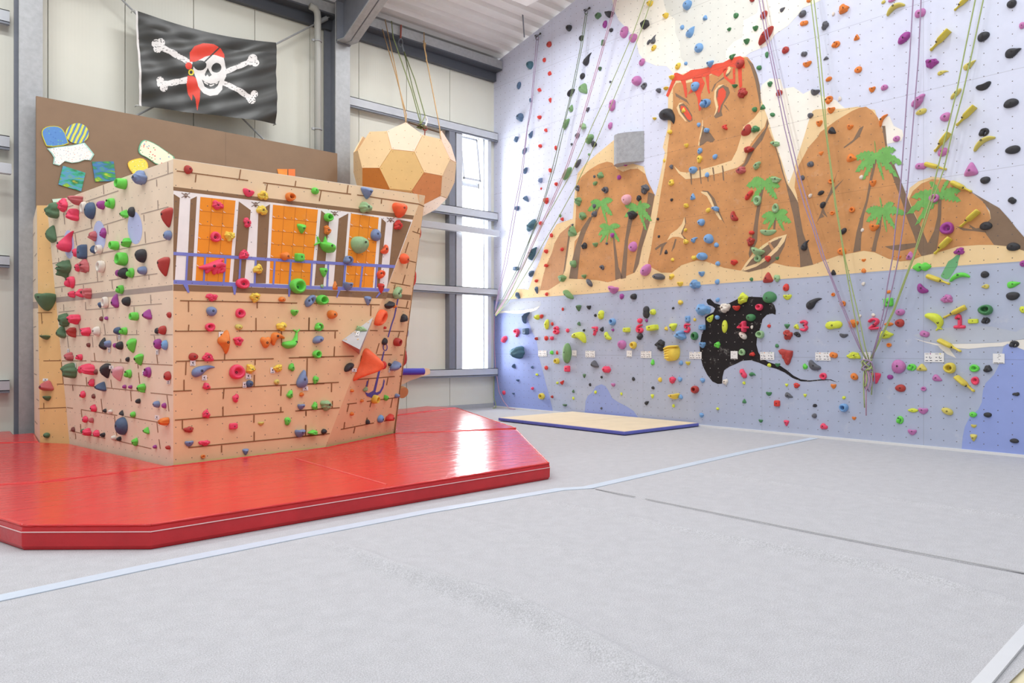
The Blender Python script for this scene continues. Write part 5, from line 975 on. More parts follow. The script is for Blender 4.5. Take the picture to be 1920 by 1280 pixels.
1340 768 150 120 35 n O;1505 765 230 250 0 m J;283 990 112 98 0 o C;465 993 145 115 0 r F;412 1172 270 100 15 f N;828 1178 190 185 0 d F;1000 1145 115 125 0 r Y;1335 1135 120 98 0 r Y;1508 1122 78 105 0 r J
@front 320 680 6.667
445 288 98 90 0 r F;985 263 92 90 0 o U;1325 240 68 66 0 k V;1640 200 140 225 0 q2 N;1812 212 75 105 0 r J;808 440 78 112 0 r F;1485 395 78 105 0 r J;1635 393 55 55 0 k O;1628 550 88 72 0 c N;1795 537 76 105 0 r J;445 637 95 115 0 r F;782 790 102 78 0 b F;1130 760 76 46 0 c V;1458 730 78 105 0 r J
222 833 125 78 0 r C;230 1010 105 72 0 c N;420 1003 145 72 0 r F;1612 882 125 100 0 c N;1770 870 125 70 0 r J;935 1112 78 80 0 v N;403 1170 55 48 0 d O
@front 560 500 6.667
285 415 145 125 0 d J;865 425 95 115 0 v N;418 597 128 108 0 o O;255 752 115 108 0 h J;240 912 140 90 25 o N;222 1093 105 105 0 d J;1030 270 90 125 0 v R
@volume 560 500 6.667
790 785 145 80 -12 r L
@bow 560 500 6.667
1240 325 170 110 60 h L;1130 475 125 90 30 c K;1202 490 48 46 0 k O;1018 630 220 110 66 d2 OR;1318 640 92 105 0 r K;1078 760 36 34 0 k R;1230 937 100 105 0 u C;1073 932 70 90 0 k K
@bow 560 330 6.667
1320 1030 120 130 0 o OR
@front 560 650 6.667
628 255 145 80 40 o K;335 735 135 135 0 r L;315 1055 70 62 0 o K
@bow 560 650 6.667
885 215 350 400 0 x OR;1065 228 65 105 0 o R;1135 220 42 42 0 k K;1205 235 165 80 40 p N;832 530 75 50 60 t L;665 545 45 42 0 k O;790 670 46 38 0 k O;955 650 95 110 0 u Y;1093 635 65 75 0 r J;1230 610 65 56 0 o N;663 835 50 48 0 k O;862 935 55 58 0 r K;1022 898 80 100 0 o B;1137 880 115 80 25 r R
'''
COLS = {'K': ((58, 58, 62), 'black'), 'A': ((96, 97, 104), 'dark grey'), 'R': ((212, 66, 58), 'red'), 'C': ((178, 66, 60), 'brick red'), 'H': ((196, 104, 108), 'dusty pink'), 'P': ((160, 70, 150), 'purple'), 'M': ((196, 122, 178), 'orchid'), 'I': ((226, 170, 180), 'pale pink'),
        'F': ((236, 76, 108), 'hot pink'), 'O': ((230, 132, 60), 'orange'), 'OR': ((244, 104, 62), 'coral orange'), 'Y': ((238, 206, 84), 'yellow'), 'V': ((212, 198, 104), 'olive yellow'), 'Z': ((214, 224, 74), 'lime'), 'Q': ((224, 204, 84), 'mustard'), 'E': ((120, 158, 108), 'olive green'),
        'L': ((152, 188, 140), 'pale green'), 'G': ((76, 134, 88), 'green'), 'D': ((90, 122, 90), 'dark green'), 'J': ((108, 214, 84), 'bright green'), 'B': ((122, 166, 214), 'light blue'), 'S': ((84, 108, 138), 'slate blue'), 'N': ((122, 140, 178), 'grey blue'), 'U': ((78, 98, 128), 'navy'),
        'T': ((74, 112, 128), 'teal'), 'W': ((228, 219, 208), 'cream'), 'X': ((128, 76, 70), 'maroon')}
KIND = {'k': ('knob_hold', 'knob'), 'o': ('oval_hold', 'oval hold'), 't': ('wedge_hold', 'wedge'), 'v': ('wedge_hold', 'downward wedge'), 'c': ('ledge_hold', 'ledge hold'), 'h': ('hook_hold', 'hooked hold'), 'p': ('pinch_hold', 'pinch hold'), 'f': ('horn_hold', 'horn hold'), 'd': ('pocket_hold', 'pocket hold'), 'd2': ('handle_hold', 'handle hold'),
        'b': ('block_hold', 'block'), 'r': ('rugged_hold', 'rugged hold'), 's': ('ribbed_hold', 'ribbed dome'), 'u': ('cup_hold', 'cup hold'), 'l': ('spindle_hold', 'pointed spindle'), 'n': ('curved_hold', 'curved bar'), 'B': ('bottle_hold', 'bottle hold'), 'q': ('teardrop_hold', 'teardrop'), 'q2': ('teardrop_hold', 'upright teardrop'),
        'w': ('bow_hold', 'bow-shaped hold'), 'z': ('wing_hold', 'bat-wing hold'), 'y': ('claw_hold', 'five-fingered claw hold'), 'y2': ('fin_hold', 'tall fin hold'), 'a': ('prawn_hold', 'prawn-shaped hold'), 'i': ('fish_hold', 'fish hold'), 'm': ('whale_hold', 'whale hold'), 'e': ('dragon_hold', 'crested beast hold'), 'j': ('heart_hold', 'heart-shaped hold'), 'x': ('horn_hold', 'big three-pointed horn'), **{str(k): ('number_hold', 'number %d hold' % k) for k in range(1, 10)}}
def hmat(c):
    m = mat('hold_' + COLS[c][1].replace(' ', '_'), COLS[c][0], 0.55, 0.07, 14, spec=0.35, bump=0.12, bscale=55); return m
DOME = [(1.0, 0), (1.0, .16), (.95, .40), (.84, .63), (.66, .83), (.42, .95), (.2, 1.0)]; RDOME = [(1.0, 0), (1.0, .14), (.97, .32), (.91, .5), (.83, .66), (.73, .79), (.61, .88), (.48, .94), (.34, .98), (.18, 1.0)]; FLATTOP = [(1.02, 0), (1.0, .3), (.96, .68), (.88, .9), (.74, .99), (.45, 1.0), (.2, 1.0)]
POCKET = [(1, 0), (1.02, .3), (.98, .62), (.88, .88), (.74, 1.0), (.60, .95), (.48, .70), (.40, .38), (.26, .22)]; CUP = [(1, 0), (1.02, .2), (.98, .5), (.86, .82), (.74, .98), (.64, 1.0), (.54, .93), (.47, .6), (.42, .25), (.25, .15)]
WEDGEP = [(1, 0), (1.0, .10), (.9, .28), (.74, .52), (.54, .76), (.32, .94), (.15, 1.0)]
def blob_outline(sh, rr, n):
    ph = [rr.uniform(0, 6.28) for _ in range(4)]
    T = [2 * math.pi * k / n for k in range(n)]
    polar = None
    if sh == 'k': polar = lambda t: 1 + .07 * math.cos(2 * t + ph[0]) + .05 * math.cos(3 * t + ph[1])
    elif sh in ('o', 's', 'd', 'u', 'd2'): polar = lambda t: 1 + .06 * math.cos(t + ph[0]) + .035 * math.cos(3 * t + ph[1])
    elif sh == 'r': polar = lambda t: 1 + .07 * math.cos(2 * t + ph[3]) + .12 * math.cos(3 * t + ph[0]) + .08 * math.cos(5 * t + ph[1]) + .05 * math.cos(8 * t + ph[2])
    elif sh == 'j': polar = lambda t: 0.92 + .12 * math.cos(3 * (t - math.pi / 2) + math.pi) - .22 * max(0, math.cos(t - math.pi * .52)) ** 14
    elif sh == 'p': polar = lambda t: (0.50 + 0.5 * math.cos(t) ** 2) * (1 + .06 * math.cos(t + ph[0]))
    elif sh == 'w': polar = lambda t: 0.46 + 0.54 * abs(math.cos(t)) ** 1.3 + .08 * math.cos(6 * t)
    if polar: return [(polar(t) * math.cos(t), polar(t) * math.sin(t)) for t in T]
    poly = {'t0': '-1,-.75 -.55,-.95 .6,-.95 1,-.7 .75,-.1 .25,.95 -.1,1 -.6,.2', 'tx': '-.9,-.85 -.2,-.9 .5,-.35 1,.05 .5,.4 -.3,.9 -.85,.8 -1,.0', 'v': '-1,.8 -.5,.98 .6,.95 1,.75 .7,.0 .2,-1 -.15,-1 -.7,.0', 'c': '-1,.35 -.7,.62 -.3,.45 .3,.45 .75,.6 1,.3 .8,-.3 .4,-.85 0,-1 -.45,-.85 -.85,-.3', 'b': '-1,-.8 -.85,-1 .8,-.95 1,-.75 .95,.8 .8,1 -.85,.95 -1,.8',
            'l': '-1,-.05 -.55,-.6 0,-.95 .5,-.7 1,.05 .55,.65 0,1 -.5,.65', 'q': '-.95,-.1 -.85,-.6 -.4,-1 .1,-.8 .6,-.2 1,.15 .55,.35 .1,.75 -.4,1 -.85,.6', 'q2': '-.95,-.45 -.6,-.95 0,-1 .6,-.95 1,-.4 .75,.15 .45,.6 .55,1 .1,.75 -.35,.35', 'z': '-1,.75 -.6,.95 .1,.8 1,.7 .95,.2 .7,-.35 .55,-.75 .2,-1 0,-.6 -.15,-.3 -.4,-.2 -.45,.25 -.7,.3', 'y': '-.75,-1 -.3,-1 .35,-.85 .6,-.3 .62,.5 .5,.8 .05,.95 -.5,.85 -.85,.2 -.8,-.5',
            'y2': '.35,1 .7,.95 .95,.3 .85,-.5 .35,-1 .1,-.8 -.4,-.25 -.95,-.05 -.95,.3 -.3,.6', 'x': '-.2,.97 .02,1 .45,.62 .98,.28 1,.1 .6,-.15 .1,-.42 -.35,-.72 -.85,-1 -1,-.92 -.82,-.55 -.52,-.05 -.42,.4 -.36,.8'}[sh]
    q = chaikin(chaikin(P(poly))) if sh in ('t0', 'tx', 'v', 'x', 'c', 'q', 'q2', 'y', 'y2', 'l') else chaikin(P(poly)) if sh == 'b' else P(poly)
    seg = []; L = [math.dist(q[i], q[(i + 1) % len(q)]) for i in range(len(q))]; tot = sum(L); i = 0; acc = 0.0     # resample to n points
    for k in range(n):
        d = tot * k / n
        while acc + L[i] < d: acc += L[i]; i += 1
        t = (d - acc) / L[i]; a, b = q[i], q[(i + 1) % len(q)]; seg.append((a[0] + (b[0] - a[0]) * t, a[1] + (b[1] - a[1]) * t))
    return seg
SWEEP = {'h': ['-.15,.1,.36 -.05,.42,.34 .35,.5,.3 .62,.2,.26 .6,-.2,.22 .35,-.5,.17 .1,-.62,.1', '-.2,-.2,.42 -.1,.1,.4 .1,.3,.3'], 'f': ['-.62,.0,.42 -.3,.05,.40 .0,.1,.30 .35,.12,.20 .7,.05,.12 .95,-.05,.05'], 'n': ['-.85,-.12,.16 -.5,.12,.24 0,.25,.28 .5,.12,.24 .88,-.2,.12'], 'B': ['-.98,0,.24 -.95,0,.27 -.2,0,.27 .05,0,.25 .25,0,.17 .4,0,.115 .82,0,.10 .86,0,.13 .96,0,.13'],
         '1': ['-.38,.45,.2 -.05,.75,.22 .05,.3,.24 .05,-.7,.24', '-.5,-.75,.22 .55,-.75,.22'], '2': ['-.55,.45,.22 -.2,.75,.22 .3,.68,.23 .45,.3,.23 .1,-.1,.23 -.5,-.7,.23 .1,-.72,.22 .62,-.66,.22'], '3': ['-.5,.62,.22 0,.78,.23 .42,.5,.23 .1,.08,.22 .48,-.32,.23 .1,-.74,.24 -.5,-.62,.22'], '4': ['.2,.8,.2 -.2,.3,.2 -.58,-.15,.2', '-.6,-.2,.2 0,-.2,.2 .7,-.2,.2', '.25,.75,.22 .25,0,.22 .25,-.8,.24'], '5': ['.5,.75,.2 -.4,.75,.22 -.45,.15,.22 .2,.15,.23 .5,-.25,.24 .15,-.72,.24 -.5,-.65,.22'],
         '6': ['.35,.78,.2 -.2,.6,.23 -.5,.0,.25 -.4,-.55,.25 .1,-.75,.25 .5,-.4,.24 .3,-.02,.22 -.2,-.05,.2'], '7': ['-.55,.72,.22 .5,.7,.22 .2,.1,.23 -.15,-.78,.24', '-.3,.0,.16 .45,.05,.16'], '8': ['0,.05,.22 -.42,.4,.22 0,.78,.22 .42,.4,.22 0,.05,.22 -.5,-.38,.24 0,-.78,.24 .5,-.38,.24 0,.05,.22'], '9': ['.3,.1,.2 -.3,.12,.22 -.48,.5,.23 0,.78,.23 .45,.45,.24 .4,-.1,.23 .05,-.78,.2'],
         'i': ['-.62,.05,.06 -.45,.02,.10 -.2,0,.24 .1,-.02,.33 .5,-.02,.32 .8,-.03,.2 .95,-.04,.1', '-.62,.05,.08 -.95,.32,.05', '-.62,.0,.08 -.92,-.28,.05', '-.1,.2,.14 -.25,.62,.04'], 'm': ['-.72,-.5,.25 -.45,-.55,.36 -.05,-.5,.36 .25,-.28,.26 .42,.1,.17 .5,.45,.11 .55,.72,.08', '.55,.7,.09 .3,.86,.06 .2,.9,.03', '.55,.7,.09 .78,.86,.06 .85,.97,.03'], 'a': ['-.7,.05,.30 -.4,.2,.38 0,.2,.36 .35,.1,.28 .6,-.1,.18 .75,-.3,.1', '.75,-.3,.12 .95,-.2,.06', '.75,-.3,.12 .8,-.55,.06'],
         'e': ['-.9,-.2,.12 -.55,-.15,.28 -.1,.0,.36 .3,.25,.38 .6,.2,.3', '.5,.1,.25 .72,-.25,.2 .55,-.45,.16', '.3,.5,.2 .6,.72,.14', '-.3,-.2,.26 -.45,-.6,.14', '.1,-.2,.26 .08,-.66,.14', '.35,-.2,.2 .35,-.6,.1']}
def half_sweep(paths, sub=3, seg=10):
    v = []; f = []
    for path in paths:
        c = [tuple(float(q) for q in t.split(',')) for t in path.split()]; pts = []
        for i in range(len(c) - 1):
            p0, p1, p2, p3 = c[max(i - 1, 0)], c[i], c[i + 1], c[min(i + 2, len(c) - 1)]
            for k in range(sub):
                t = k / sub; pts.append(tuple(0.5 * (2 * p1[j] + (p2[j] - p0[j]) * t + (2 * p0[j] - 5 * p1[j] + 4 * p2[j] - p3[j]) * t * t + (3 * p1[j] - p0[j] - 3 * p2[j] + p3[j]) * t ** 3) for j in range(3)))
        pts.append(c[-1]); n = len(pts)
        # rounded ends
        def ext(a, b, s): d = math.dist(a[:2], b[:2]) or 1; return [(a[0] + (a[0] - b[0]) / d * a[2] * q, a[1] + (a[1] - b[1]) / d * a[2] * q, max(a[2] * math.sqrt(max(0, 1 - q * q)), .012)) for q in s]
        pts = ext(pts[0], pts[1], (1.0, .85, .5)) + pts + ext(pts[-1], pts[-2], (.5, .85, 1.0)); n = len(pts); o = len(v)
        for i, (x, y, r) in enumerate(pts):
            a, b = pts[max(i - 1, 0)], pts[min(i + 1, n - 1)]; d = math.dist(a[:2], b[:2]) or 1; nx, ny = -(b[1] - a[1]) / d, (b[0] - a[0]) / d
            for k in range(seg + 1):
                t = math.pi * k / seg; v.append((x + nx * r * math.cos(t), y + ny * r * math.cos(t), r * math.sin(t) * 1.15 if 0 < k < seg else 0.0))
        f += [(o + i * (seg + 1) + k, o + i * (seg + 1) + k + 1, o + (i + 1) * (seg + 1) + k + 1, o + (i + 1) * (seg + 1) + k) for i in range(n - 1) for k in range(seg)]
    return v, f
def hold_mesh(sh, ang, L, Wd, bm_, hm_, depth, seed, big):
    """verts in metres: x right, y up, z out of the face; fitted to bm_ x hm_"""
    rr = random.Random(seed); a = math.radians(ang); ca_, sa = math.cos(a), math.sin(a); bolt = None
    if sh in SWEEP:
        v, f = half_sweep(SWEEP[sh]); zmax = max(q[2] for q in v)
        mid = SWEEP[sh][0].split(); mid = [float(q) for q in mid[len(mid) // 2 if sh not in ('h', 'f') else 1].split(',')]
        xs = [q[0] for q in v]; ys = [q[1] for q in v]; w0, h0 = max(xs) - min(xs), max(ys) - min(ys); c0x, c0y = (max(xs) + min(xs)) / 2, (max(ys) + min(ys)) / 2
        v = [((x - c0x) / w0 * L, (y - c0y) / h0 * Wd, z / zmax) for x, y, z in v]; bolt = ((mid[0] - c0x) / w0 * L, (mid[1] - c0y) / h0 * Wd, mid[2] * 1.15 / zmax)
    else:
        key = ('t0' if ang == 0 else 'tx') if sh == 't' else sh
        n = (40 if sh in 'rxyz' else 28) if big else 20; ol = blob_outline(key, rr, n); n = len(ol); prof = {'d': POCKET, 'd2': POCKET, 'u': CUP, 'b': FLATTOP, 't': WEDGEP, 'v': WEDGEP, 'z': FLATTOP, 'x': WEDGEP, 'y2': WEDGEP}.get(sh, RDOME if sh == 'r' and big else DOME)
        xs = [q[0] for q in ol]; ys = [q[1] for q in ol]; w0, h0 = max(xs) - min(xs), max(ys) - min(ys); c0x, c0y = (max(xs) + min(xs)) / 2, (max(ys) + min(ys)) / 2
        ol = [((x - c0x) / w0 * L, (y - c0y) / h0 * Wd) for x, y in ol]; mx_, my_ = sum(q[0] for q in ol) / n, sum(q[1] for q in ol) / n
        apx, apy = mx_ + rr.uniform(-.08, .08) * L, my_ + (rr.uniform(-.1, .1) if sh != 'c' else .12) * Wd
        v = []
        for s, z in prof:
            for x, y in ol: cx2, cy2 = mx_ + (apx - mx_) * (1 - s), my_ + (apy - my_) * (1 - s); v.append((cx2 + (x - mx_) * s, cy2 + (y - my_) * s, z))
        v.append((apx, apy, prof[-1][1])); m = len(prof)
        f = [(j * n + i, j * n + (i + 1) % n, (j + 1) * n + (i + 1) % n, (j + 1) * n + i) for j in range(m - 1) for i in range(n)] + [((m - 1) * n + i, (m - 1) * n + (i + 1) % n, m * n) for i in range(n)]
        bolt = (apx, apy, prof[-1][1])
        sz = max(L, Wd)
        def disp(x, y, z):
            if z <= 0: return (x, y, z)
            q = Vector((x / sz * 2.2 + seed * 1.7, y / sz * 2.2, z * 1.2)); amp = {'r': .30, 'y': .1, 'z': .12}.get(sh, .07)
            dz = 1 + amp * noise.noise(q) + (amp * .6 * noise.noise(q * 2.3) if sh == 'r' else 0)
            if sh == 's': dz *= 1 + .09 * math.sin(x / L * 26 + 2 * y / Wd)
            if sh == 'c': dz *= 1 - .35 * max(0, -y / Wd * 2) + .25 * max(0, y / Wd * 2)
            if sh == 'r' and big and depth < .5 * max(bm_, hm_): dz *= 0.86 + .62 * abs(noise.noise(q * 2.1 + Vector((9, 2, 4)))) - .25 * max(0, .16 - abs(noise.noise(q * 1.3 + Vector((3, 7, 1))))) / .16
            if sh == 'r': x *= 1 + .10 * noise.noise(q * 1.9); y *= 1 + .10 * noise.noise(q * 1.9 + Vector((5, 5, 5)))
            if sh == 'z': dz *= .75 + .35 * abs(math.sin(math.atan2(y + Wd * .3, x + L * .1) * 5))
            if sh == 'x': dz *= .35 + .75 * math.exp(-((x / L + .05) ** 2 + (y / Wd - .1) ** 2) * 4)
            return (x, y, z * dz)
        v = [disp(*q) for q in v]; bolt = disp(*bolt)
        if sh == 'y':
            for k in range(5):
                yy = .42 - .2 * k; x0 = (.5 if k == 0 else .18 - .08 * k); vv, ff = half_sweep(['%f,%f,.08 %f,%f,.09 %f,%f,.055' % (-.42 + .02 * k, yy * .75, -.1, yy * .9 + .05, x0, yy + .06)], 3, 8)
                o = len(v); v += [(x * L, y * Wd, z * 4.2 + .62 if z > 0 else .35) for x, y, z in vv]; f += [tuple(q + o for q in t) for t in ff]
    v = [(x * ca_ - y * sa, x * sa + y * ca_, z) for x, y, z in v]; bolt = (bolt[0] * ca_ - bolt[1] * sa, bolt[0] * sa + bolt[1] * ca_, bolt[2])
    xs = [q[0] for q in v]; ys = [q[1] for q in v]; w0, h0 = max(xs) - min(xs), max(ys) - min(ys); c0x, c0y = (max(xs) + min(xs)) / 2, (max(ys) + min(ys)) / 2
    fx = lambda q: ((q[0] - c0x) / w0 * bm_, (q[1] - c0y) / h0 * hm_, q[2] * depth)
    return [fx(q) for q in v], f, fx(bolt)
bolt_me = None
def bolt_mesh():
    mb = MB(); r = 1.0; n = 10
    pr = [(1.0, 0.0), (1.0, .35), (.75, .5), (.55, .5), (.5, .15)]
    v = [(s * math.cos(2 * math.pi * k / n), s * math.sin(2 * math.pi * k / n), z) for s, z in pr for k in range(n)] + [(0, 0, .15)]
    f = [(j * n + i, j * n + (i + 1) % n, (j + 1) * n + (i + 1) % n, (j + 1) * n + i) for j in range(len(pr) - 1) for i in range(n)] + [((len(pr) - 1) * n + i, (len(pr) - 1) * n + (i + 1) % n, len(pr) * n) for i in range(n)]
    me = bpy.data.meshes.new('bolt'); me.from_pydata(v, [], f); me.materials.append(DARKBOLT); return me
bolt_me = bolt_mesh()
VOLF = None
fa, fb, fc = FRONT.px(641, 638), FRONT.px(700, 594.5), on_plane(674.5, 655, FRONT.p + FRONT.n * 0.30, FRONT.n)
vn = (fb - fa).cross(fc - fa).normalized(); vn = vn if vn.dot(CAM - fa) > 0 else -vn
FRAMES = {'wall': WALL, 'stern': STERN, 'strip': STRIPF, 'front': FRONT, 'bow': BOW, 'volume': Frame(fa, vn)}
ITEMS = []; n_h = 0; SIDEWORD = {}
def add_hold(face, px, py, L, Wd, ang, sh, col):
    global n_h
    fr = FRAMES[face]; n_h += 1; a = math.radians(ang)
    if sh == 'B': Wd *= 0.84
    if sh in SWEEP or sh in ('t', 'c', 'p', 'l', 'q', 'n', 'b', 'o', 'r', 's', 'd2', 'w', 'f'):
        wpx = math.hypot(L * math.cos(a), Wd * math.sin(a)); hpx = math.hypot(L * math.sin(a), Wd * math.cos(a))
        if sh in ('B', 'n', 'f'): wpx = abs(L * math.cos(a)) + Wd * .8 * abs(math.sin(a)); hpx = abs(L * math.sin(a)) + Wd * .8 * abs(math.cos(a))
    else: wpx, hpx = L, Wd
    c = fr.px(px, py); d = (c - CAM); dist = d.dot(FWD); mpp = dist / FOC; vd = d.normalized()
    hv = Vector((vd.x, vd.y, 0)).normalized(); hn = Vector((fr.n.x, fr.n.y, 0)).normalized(); cosv = abs(hv.dot(hn)); sinv = math.sqrt(max(0.0, 1 - cosv * cosv))
    side = 1 if (hn - hv * hn.dot(hv)).dot(RGT) > 0 else -1
    A, Hm = wpx * mpp, hpx * mpp
    dr = {'B': .55, 'u': .62, 'd': .38, 'x': .55, 'o': .46, 'r': .45, 'y': .35, 'b': .42, 'z': .25, 'n': .5, 'i': .35, 'm': .4, 'y2': .6}.get(sh, .42); dr = .34 if sh.isdigit() else dr
    d0 = dr * min(A / max(cosv, .5), Hm); sd = min(sinv * d0, .70 * A); k = (A * A - sd * sd) / (2 * A); b = 2 * k / cosv; cap = 1.05 * max(A, Hm)
    if b > cap: b = cap; k = cosv * b / 2
    if A > 2 * k * 1.001 and sinv > .5: d0 = min(math.sqrt(max((A - k) ** 2 - k * k, (0.2 * A) ** 2)) / sinv, .8 * max(A, Hm))
    else: d0 = sd / max(sinv, .25) if sinv > .3 else d0
    pc = px - side * (wpx / 2 - k / mpp)
    c = fr.px(pc, py); u, v_ = (fr.inv @ c).xy
    v, f, bp = hold_mesh(sh, ang, L, Wd, b, Hm, d0, n_h, wpx * hpx > 220)
    name, word = KIND[sh]
    o = build(name, v, f, hmat(col), None, None, True); o.matrix_world = Matrix.Translation(fr.w(u, v_, 0.0035)) @ fr.m.to_3x3().to_4x4()
    o['category'] = 'climbing hold'; o['kind'] = 'thing'
    if wpx * hpx > 95 and sh not in ('y', 'x', 'd2'):
        q = bpy.data.objects.new('bolt', bolt_me); COL.objects.link(q); q.parent = o; r = min(0.0145, 0.115 * min(b, Hm)); q.matrix_basis = Matrix.Translation((bp[0], bp[1], bp[2] - 0.25 * r)) @ Matrix.Diagonal((r, r, r, 1))
    ITEMS.append(dict(o=o, x=px, y=py, w=wpx, h=hpx, col=COLS[col][1], word=word, face=face, sh=sh))
face = None
for line in HOLDS.strip().split('\n'):
    if line.startswith('@'):
        q = line[1:].split(); face, ox, oy, sc = q[0], float(q[1]), float(q[2]), float(q[3]); continue
    for t in line.split(';'):
        q = t.split(); X, Y, L, Wd, ang = (float(s) for s in q[:5]); add_hold(face, ox + X / sc, oy + Y / sc, L / sc, Wd / sc, ang, q[5], q[6])
# holds on the far side of the hull that show past its edge
farn = Vector((bow_edge[1].y - BR.y, BR.x - bow_edge[1].x, 0)).normalized(); farn = farn if farn.x > 0 else -farn
for y, col, sz, lab in ((432, 'R', .20, 'highest red hold peeping out past the edge of the bow'), (450, 'K', .15, 'black hold peeping out past the edge of the bow'), (516, 'R', .24, 'red hold peeping past the bow edge beside the window'), (580, 'R', .13, 'small red hold peeping past the bow edge above the blue one'), (620, 'N', .20, 'grey blue hold peeping out past the edge of the bow'), (665, 'C', .26, 'lowest brick red hold peeping out past the edge of the bow')):
    t = (812 - y) / (812 - 367.0); p = bow_edge[0].lerp(bow_edge[1], t); bk = Vector((BR.x, BR.y, p.z)) - p; bk.z = 0; p = p + bk.normalized() * 0.17
    fr = Frame(p, farn); v, f, bp = hold_mesh('o', 0, 1, 1, sz, sz * 1.25, sz * .36, int(y), True); o = build('oval_hold', v, f, hmat(col), None, None, True); o.matrix_world = fr.m; tag(o, lab, 'climbing hold', 'holds on the far side of the ship')

# ------------------------------------------------------------------ little route tags beside the ship's holds
TAGS = [('front', 414, 628, 9, 12, 'tag partly under the tall orange fin hold'), ('front', 361, 680.5, 10, 10, 'tag under the brick red hold low on the ship front'), ('front', 382.5, 708, 9, 10, 'tag under the long grey blue horn hold'), ('front', 465, 705, 10, 11, 'tag under the yellow hold beside the large pink pocket'), ('front', 510.5, 694, 8, 11, 'tag left of the yellow hold above the olive knob'), ('front', 458, 721, 7, 11, 'tag left of the navy oval hold'), ('front', 572, 728, 10, 8, 'tag under the upright grey blue teardrop'),
        ('volume', 671, 626, 9, 10, 'tag on the grey pyramid volume under the pale green hold'), ('front', 663.5, 693.5, 9, 7, 'tag right of the black oval hold near the big orange horn'), ('bow', 729.5, 693.5, 4, 9, 'tag beside the grey blue pinch hold on the bow'), ('stern', 224.7, 632, 4, 9, 'tag under the navy and bright green pair of holds'), ('stern', 206, 656, 4, 9, 'tag under the grey blue oval hold on the stern side'), ('stern', 296, 660, 5, 9, 'tag under the purple oval by the ship edge'), ('stern', 129, 657, 4, 7, 'tag above the dusty pink hold on the stern side'),
        ('strip', 86, 712, 10, 5, 'tag above the dusty pink hold on the corner strip'), ('stern', 141, 684.5, 5, 8, 'tag right of the dark green hold on the stern side'), ('stern', 270, 699, 4, 10, 'tag left of the purple hooked hold'), ('stern', 317, 716, 6, 7, 'tag under the brick red oval at the ship edge'), ('stern', 312, 781, 8, 7, 'tag on top of the orange hold at the ship edge'), ('stern', 225.5, 688, 8, 6, 'tag on top of the pale pink wedge')]
for face, x, y, tw, th, lab in TAGS:
    fr = FRAMES[face]; u, v_ = fr.uv(x, y); c = fr.px(x, y); ua, va = fr.uv(x + tw / 2, y - th / 2); hw, hh = abs(ua - u), abs(va - v_); hw = min(hw, .09)
    lift = 0.10 if 'on top' in lab else 0.007
    mb = MB(); mb.prism([(-hw, -hh, 0), (hw, -hh, 0), (hw, hh, 0), (-hw, hh, 0)], (0, 0, 0.002))
    o = build('route_tag', mb.v, mb.f, CARD, None, mb.i); o.matrix_world = Matrix.Translation(fr.w(u, v_, lift)) @ fr.m.to_3x3().to_4x4(); tag(o, 'small white ' + lab, 'tag', 'route tags on the ship')
    mb = MB(); v, f = fill([(-hw * .2, hh * .35), (hw * .45, hh * .5), (hw * .1, hh * .05), (hw * .5, -.35 * hh), (-.1 * hw, -.2 * hh), (-.35 * hw, .1 * hh)], .003); mb.add(v, f); mb.add([(-hw * .7, -hh * .8, .003), (hw * .6, -hh * .75, .003), (hw * .6, -hh * .6, .003), (-hw * .7, -hh * .62, .003)], [(0, 1, 2, 3)])
    p = build('print', mb.v, mb.f, INKB, None, mb.i); p.parent = o

# ------------------------------------------------------------------ a label for every hold: its look, then what it is beside
def region(it):
    x, y, fc_ = it['x'], it['y'], it['face']
    if fc_ == 'strip': return 'on the ship\'s corner strip'
    if fc_ == 'volume': return 'on the grey pyramid volume'
    if fc_ == 'bow': return 'on the ship\'s bow facet'
    if fc_ == 'stern': return ('high' if y < 550 else 'midway' if y < 690 else 'low') + ' on the ship\'s side'
    if fc_ == 'front':
        return 'above the ship windows' if y < 388 else 'among the ship windows' if y < 546 else 'on the ship\'s upper bricks' if y < 668 else 'on the ship\'s middle bricks' if y < 755 else 'on the ship\'s lowest bricks'
    if inside(x, y, MANTA): return 'on the black manta ray'
    if x > 1150 and x < 1210 and 245 < y < 320: return 'on the grey curved volume'
    if inside(x, y, VOLC): return 'on the volcano ' + ('head' if y < 270 else 'body')
    if inside(x, y, ISLE): return 'on the small palm island'
    if inside(x, y, MOUNT): return 'on the palm mountain'
    if inside(x, y, HILL): return 'on the right-hand hill'
    ocean = 540 - (x - 1228) * .0735
    if y > ocean - 3:
        if x < 1035: q = 'by the corner'
        elif x < 1310: q = 'left of the manta'
        elif x < 1470: q = 'around the manta'
        elif x < 1600: q = 'right of the manta'
        elif x < 1690: q = 'around the rope knot'
        else: q = 'by the white dolphin'
        return 'on the %s sea %s' % ('upper' if y < 668 else 'lower', q)
    if y > ocean - 62 and x > 1010: return 'on the sand strip'
    if x < 1150: return 'on the pale wall by the corner'
    if x < 1260: return 'on the sky left of the volcano'
    if x < 1400 and y < 150: return 'on the cloud over the volcano'
    if x < 1540: return 'on the sky right of the volcano'
    if x < 1660: return 'on the sky above palm mountain'
    return 'on the sky at the right'
def size(it):
    m = math.sqrt(it['w'] * it['h']); b = (6.2, 9.5, 17) if it['face'] == 'wall' else (7.5, 11, 22)
    return 'tiny ' if m < b[0] else 'small ' if m < b[1] else 'large ' if m > b[2] else ''
for it in ITEMS:
    if it['sh'] in 'rok' and len(it['sh']) == 1:
        asp = it['h'] / it['w']; it['word'] = ('tall ' if asp > 1.3 else 'wide ' if asp < .77 else '') + it['word']
    it['r'] = region(it); it['d'] = it['col'] + ' ' + it['word']; it['s'] = size(it); it['lab'] = None
def count(key): 
    c = {}
    for it in ITEMS: c[key(it)] = c.get(key(it), 0) + 1
    return c
used = set()
